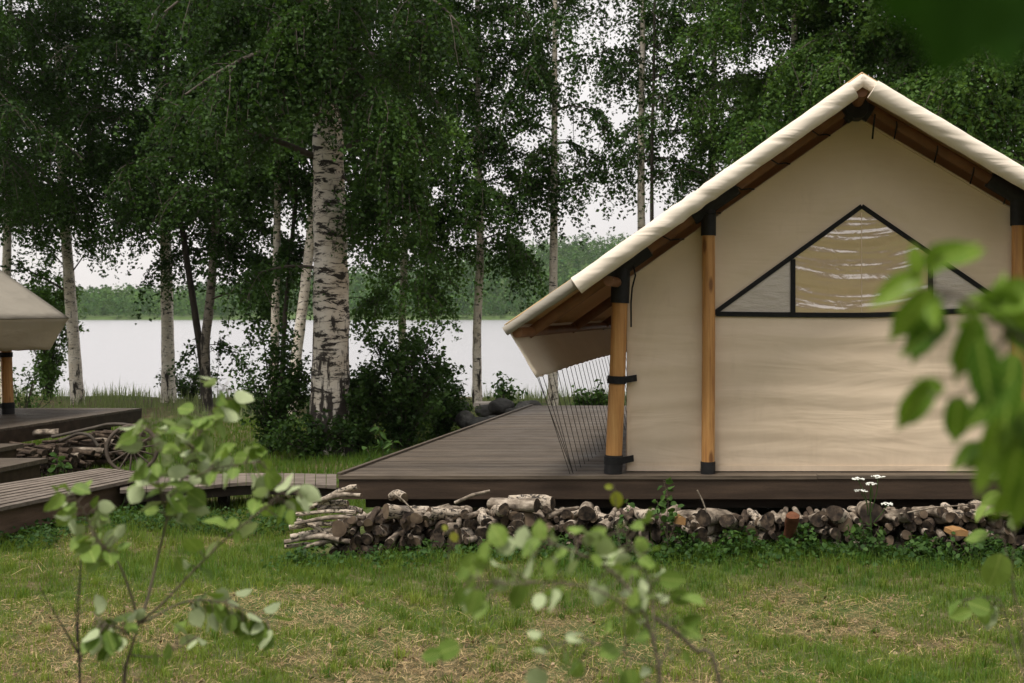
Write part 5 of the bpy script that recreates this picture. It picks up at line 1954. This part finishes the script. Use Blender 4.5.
leafy_plant('sapling', 'small shoot with one pale yellow leaf before the left half of the woodpile', 'sapling', (P(440, 700, 2.6).x, 2.6, 0),
            [([Vector((P(438, 700, 2.6).x, 2.6, 0)), P(440, 800, 2.6), P(444, 620, 2.6), P(449, 550, 2.6), P(452, 528, 2.6)], 0.0016, 0, 0)],
            0.03, 'leaf_yellow', 'twig', 4,
            extra=[xL(454, 537, 300, 10, .6, Yb=2.6), xL(445, 528, 120, 6, .2, Yb=2.6)])
Y3 = 2.5
Q3 = lambda px, py, dy=0.0: P(px, py, Y3 + dy)
leafy_plant('sapling', 'thin stemmed sapling at lower right with one large yellow green leaf', 'sapling', (P(1035, 720, Y3).x, Y3, 0),
            [([Vector((P(1035, 720, Y3).x, Y3, 0)), Q3(1033, 900), Q3(1026, 660), Q3(1014, 590), Q3(1003, 535), Q3(1000, 500)], 0.0035, 3, 0.75),
             ([Q3(1028, 690), Q3(1012, 640, .03), Q3(1000, 600, .05), Q3(975, 598, .08)], 0.0024, 6, 0.5),
             ([Q3(1030, 700), Q3(1020, 640, -.05), Q3(1012, 575, -.08), Q3(1016, 520, -.1), Q3(1010, 470, -.1)], 0.0020, 4, 0.7)],
            0.036, 'leaf_aspen', 'twig', 5, flipp=0.0,
            extra=[xL(996, 569, 255, 34, 1.0, Yb=Y3), xL(962, 614, 200, 20, .6, Yb=Y3), xL(980, 607, 160, 20, .3, Yb=Y3)])

# out of focus branch reaching in from the right, close to the lens
Y4 = 0.98
Q4 = lambda px, py, dy=0.0: P(px, py, Y4 + dy)
N4 = lambda px, py, ang, s, tt, dy=0.0, flip=1: (P(px, py, Y4 + dy), (math.cos(math.radians(ang)), random.uniform(-.25, .25), math.sin(math.radians(ang))), (random.uniform(-.35, .35), -flip, 0.5), s / F * (Y4 + dy), tt)
leafy_plant('leafy_branch', 'out of focus green leafy branch reaching in from the right before the canvas wall', 'branch', (P(1300, 500, Y4).x, Y4 + .1, 0),
            [([Vector((P(1320, 500, Y4).x, Y4 + .1, 0)), Q4(1290, 900, .1), Q4(1200, 560, .05), Q4(1090, 400), Q4(1010, 330), Q4(965, 300), Q4(930, 285)], 0.0055, 6, 0.7),
             ([Q4(1010, 330), Q4(985, 365, -.02), Q4(962, 395, -.03), Q4(930, 395, -.03)], 0.0026, 0, 0.2),
             ([Q4(1060, 380), Q4(1030, 420, .03), Q4(1000, 450, .05)], 0.0026, 4, 0.3)],
            0.040, 'leaf_near', 'twig', 6, tmpl=RLN, petiole=0.012,
            extra=[N4(900, 288, 205, 52, .75), N4(916, 262, 100, 29, .8), N4(914, 312, 232, 59, .6), N4(927, 335, 215, 49, .05), N4(966, 256, 25, 34, .85), N4(978, 305, 20, 44, .8), N4(1000, 300, 80, 47, .6), N4(1005, 315, 330, 67, .5),
                   N4(917, 402, 235, 52, .3), N4(932, 386, 150, 25, .6), N4(957, 417, 268, 45, .05), N4(968, 345, 255, 60, .1, -.03), N4(985, 372, 280, 67, .0, -.05), N4(1010, 385, 260, 67, .1, -.02), N4(992, 400, 230, 59, .15, -.05),
                   N4(1015, 425, 240, 59, .5), N4(995, 440, 250, 54, .7), N4(1014, 465, 265, 62, .5), N4(985, 470, 255, 42, .7), N4(1020, 300, 20, 59, .6), N4(1030, 350, 330, 67, .3), N4(1022, 500, 260, 50, .4), N4(1035, 440, 300, 67, .3), N4(1004, 500, 240, 34, .7, .05)])
Y5 = 0.40
N5 = lambda px, py, ang, s, tt, dy=0.0: (P(px, py, Y5 + dy), (math.cos(math.radians(ang)), 0.1, math.sin(math.radians(ang))), (0.1, -1, -0.25), s / F * (Y5 + dy), tt)
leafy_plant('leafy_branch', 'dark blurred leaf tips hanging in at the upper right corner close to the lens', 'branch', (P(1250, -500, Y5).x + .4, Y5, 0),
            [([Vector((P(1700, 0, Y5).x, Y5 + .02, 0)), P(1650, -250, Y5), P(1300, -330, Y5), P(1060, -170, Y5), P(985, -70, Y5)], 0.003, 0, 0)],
            0.045, 'leaf_dark', 'twig', 7, tmpl=(RLV, RLF),
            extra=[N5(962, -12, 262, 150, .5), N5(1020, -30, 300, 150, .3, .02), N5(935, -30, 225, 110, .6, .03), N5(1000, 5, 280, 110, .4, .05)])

# weeds with names of their own
leafy_plant('weed', 'tall pale green weed growing beside the left edge of the large deck', 'weed', G(383, 462), [
    ([G(383, 466), P(383, 450, 16.2), P(380, 436, 16.2), P(378, 425, 16.2)], 0.006, 16, 0.2), ([G(388, 466), P(392, 452, 16.2), P(392, 440, 16.2)], 0.005, 10, 0.2), ([G(376, 466), P(370, 455, 16.2), P(366, 447, 16.2)], 0.005, 8, 0.3)], 0.11, 'leaf_weed', 'twig', 8, tmpl=round_leaf(6, .1, -.2, .22, .2), petiole=0.02, group='weeds by the deck')
leafy_plant('weed', 'leafy green weed climbing from the woodpile in front of the narrow canvas panel', 'weed', P(668, 548, 10.2), [
    ([P(668, 548, 10.25), P(667, 520, 10.22), P(668, 500, 10.22), P(663, 479, 10.22)], 0.005, 22, 0.15), ([P(668, 540, 10.2), P(660, 515, 10.18), P(657, 500, 10.18)], 0.004, 10, 0.3), ([P(669, 540, 10.2), P(676, 520, 10.18), P(676, 505, 10.18)], 0.004, 9, 0.3)], 0.055, 'leaf_weed', 'twig', 9, petiole=0.02, group='weeds by the deck')
leafy_plant('weed', 'small upright weed over the woodpile where the bare deck front ends', 'weed', P(627, 545, 10.2), [
    ([P(627, 548, 10.2), P(626, 520, 10.2), P(627, 498, 10.2)], 0.004, 12, 0.2)], 0.04, 'leaf_weed', 'twig', 10, group='weeds by the deck')
leafy_plant('weed', 'green weed on the woodpile below the right half of the window', 'weed', P(866, 548, 10.15), [
    ([P(866, 552, 10.12), P(864, 535, 10.1), P(862, 520, 10.1)], 0.005, 14, 0.15), ([P(862, 550, 10.1), P(852, 535, 10.08), P(846, 527, 10.08)], 0.004, 12, 0.2), ([P(868, 550, 10.1), P(875, 535, 10.08), P(880, 526, 10.08)], 0.004, 10, 0.2)], 0.05, 'leaf_bush', 'twig', 11, group='weeds by the deck')
leafy_plant('weed', 'green weed at the front of the woodpile below the orange billet', 'weed', P(955, 548, 10.15), [
    ([P(955, 556, 10.1), P(953, 545, 10.05), P(950, 535, 10.05)], 0.005, 14, 0.15), ([P(962, 556, 10.1), P(972, 547, 10.05), P(976, 540, 10.05)], 0.004, 10, 0.2)], 0.05, 'leaf_weed', 'twig', 12, group='weeds by the deck')
leafy_plant('weed', 'leafy weed in front of the far woodpile beside the steps', 'weed', P(56, 470, 14.0), [
    ([P(56, 474, 14), P(57, 464, 14), P(58, 455, 14)], 0.006, 12, 0.15), ([P(58, 474, 14), P(62, 467, 14), P(63, 461, 14)], 0.005, 8, 0.2)], 0.07, 'leaf_weed', 'twig', 13, group='weeds by the deck')

# white flowering plant
fl = thing('flowering_plant', 'yarrow like plant with flat white flower heads in front of the deck edge', 'flower', P(872, 548, 10.1))
m = MB()
heads = [((858, 478), (868, 510)), ((878, 476), (871, 512)), ((861, 490), (868, 515)), ((887, 503), (874, 522)), ((871, 483), (870, 505))]
m.tube(smooth_path([P(872, 552, 10.1), P(871, 525, 10.08), P(870, 505, 10.07), P(871, 486, 10.06)], 10), 0.006, 6)
for (hx, hy), (sx_, sy_) in heads:
    m.tube(smooth_path([P(sx_, sy_, 10.07), P((hx + sx_) / 2 + 2, (hy + sy_) / 2, 10.05), P(hx, hy + 2, 10.04)], 7), 0.004, 5)
m.build('stem', M['leaf_weed'], fl)
r_ = random.Random(3)
for (hx, hy), _ in heads:
    c = P(hx, hy, 10.04)
    m = MB()
    for k in range(26):
        a, q = r_.uniform(0, 6.28), math.sqrt(r_.random()) * 0.055
        p = c + Vector((math.cos(a) * q, math.sin(a) * q, -q * q * 3 + r_.uniform(-.004, .004)))
        s_ = r_.uniform(0.007, 0.012)
        ringp = [p + Vector((math.cos(b) * s_, math.sin(b) * s_, 0.003 * math.sin(3 * b))) for b in [i * PI / 3 for i in range(6)]]
        m.add([p + Vector((0, 0, 0.006))] + ringp + [p - Vector((0, 0, 0.008))], [(0, 1 + i, 1 + (i + 1) % 6) for i in range(6)] + [(7, 1 + (i + 1) % 6, 1 + i) for i in range(6)])
    m.build('flower_head', M['yellow_petals'], fl)
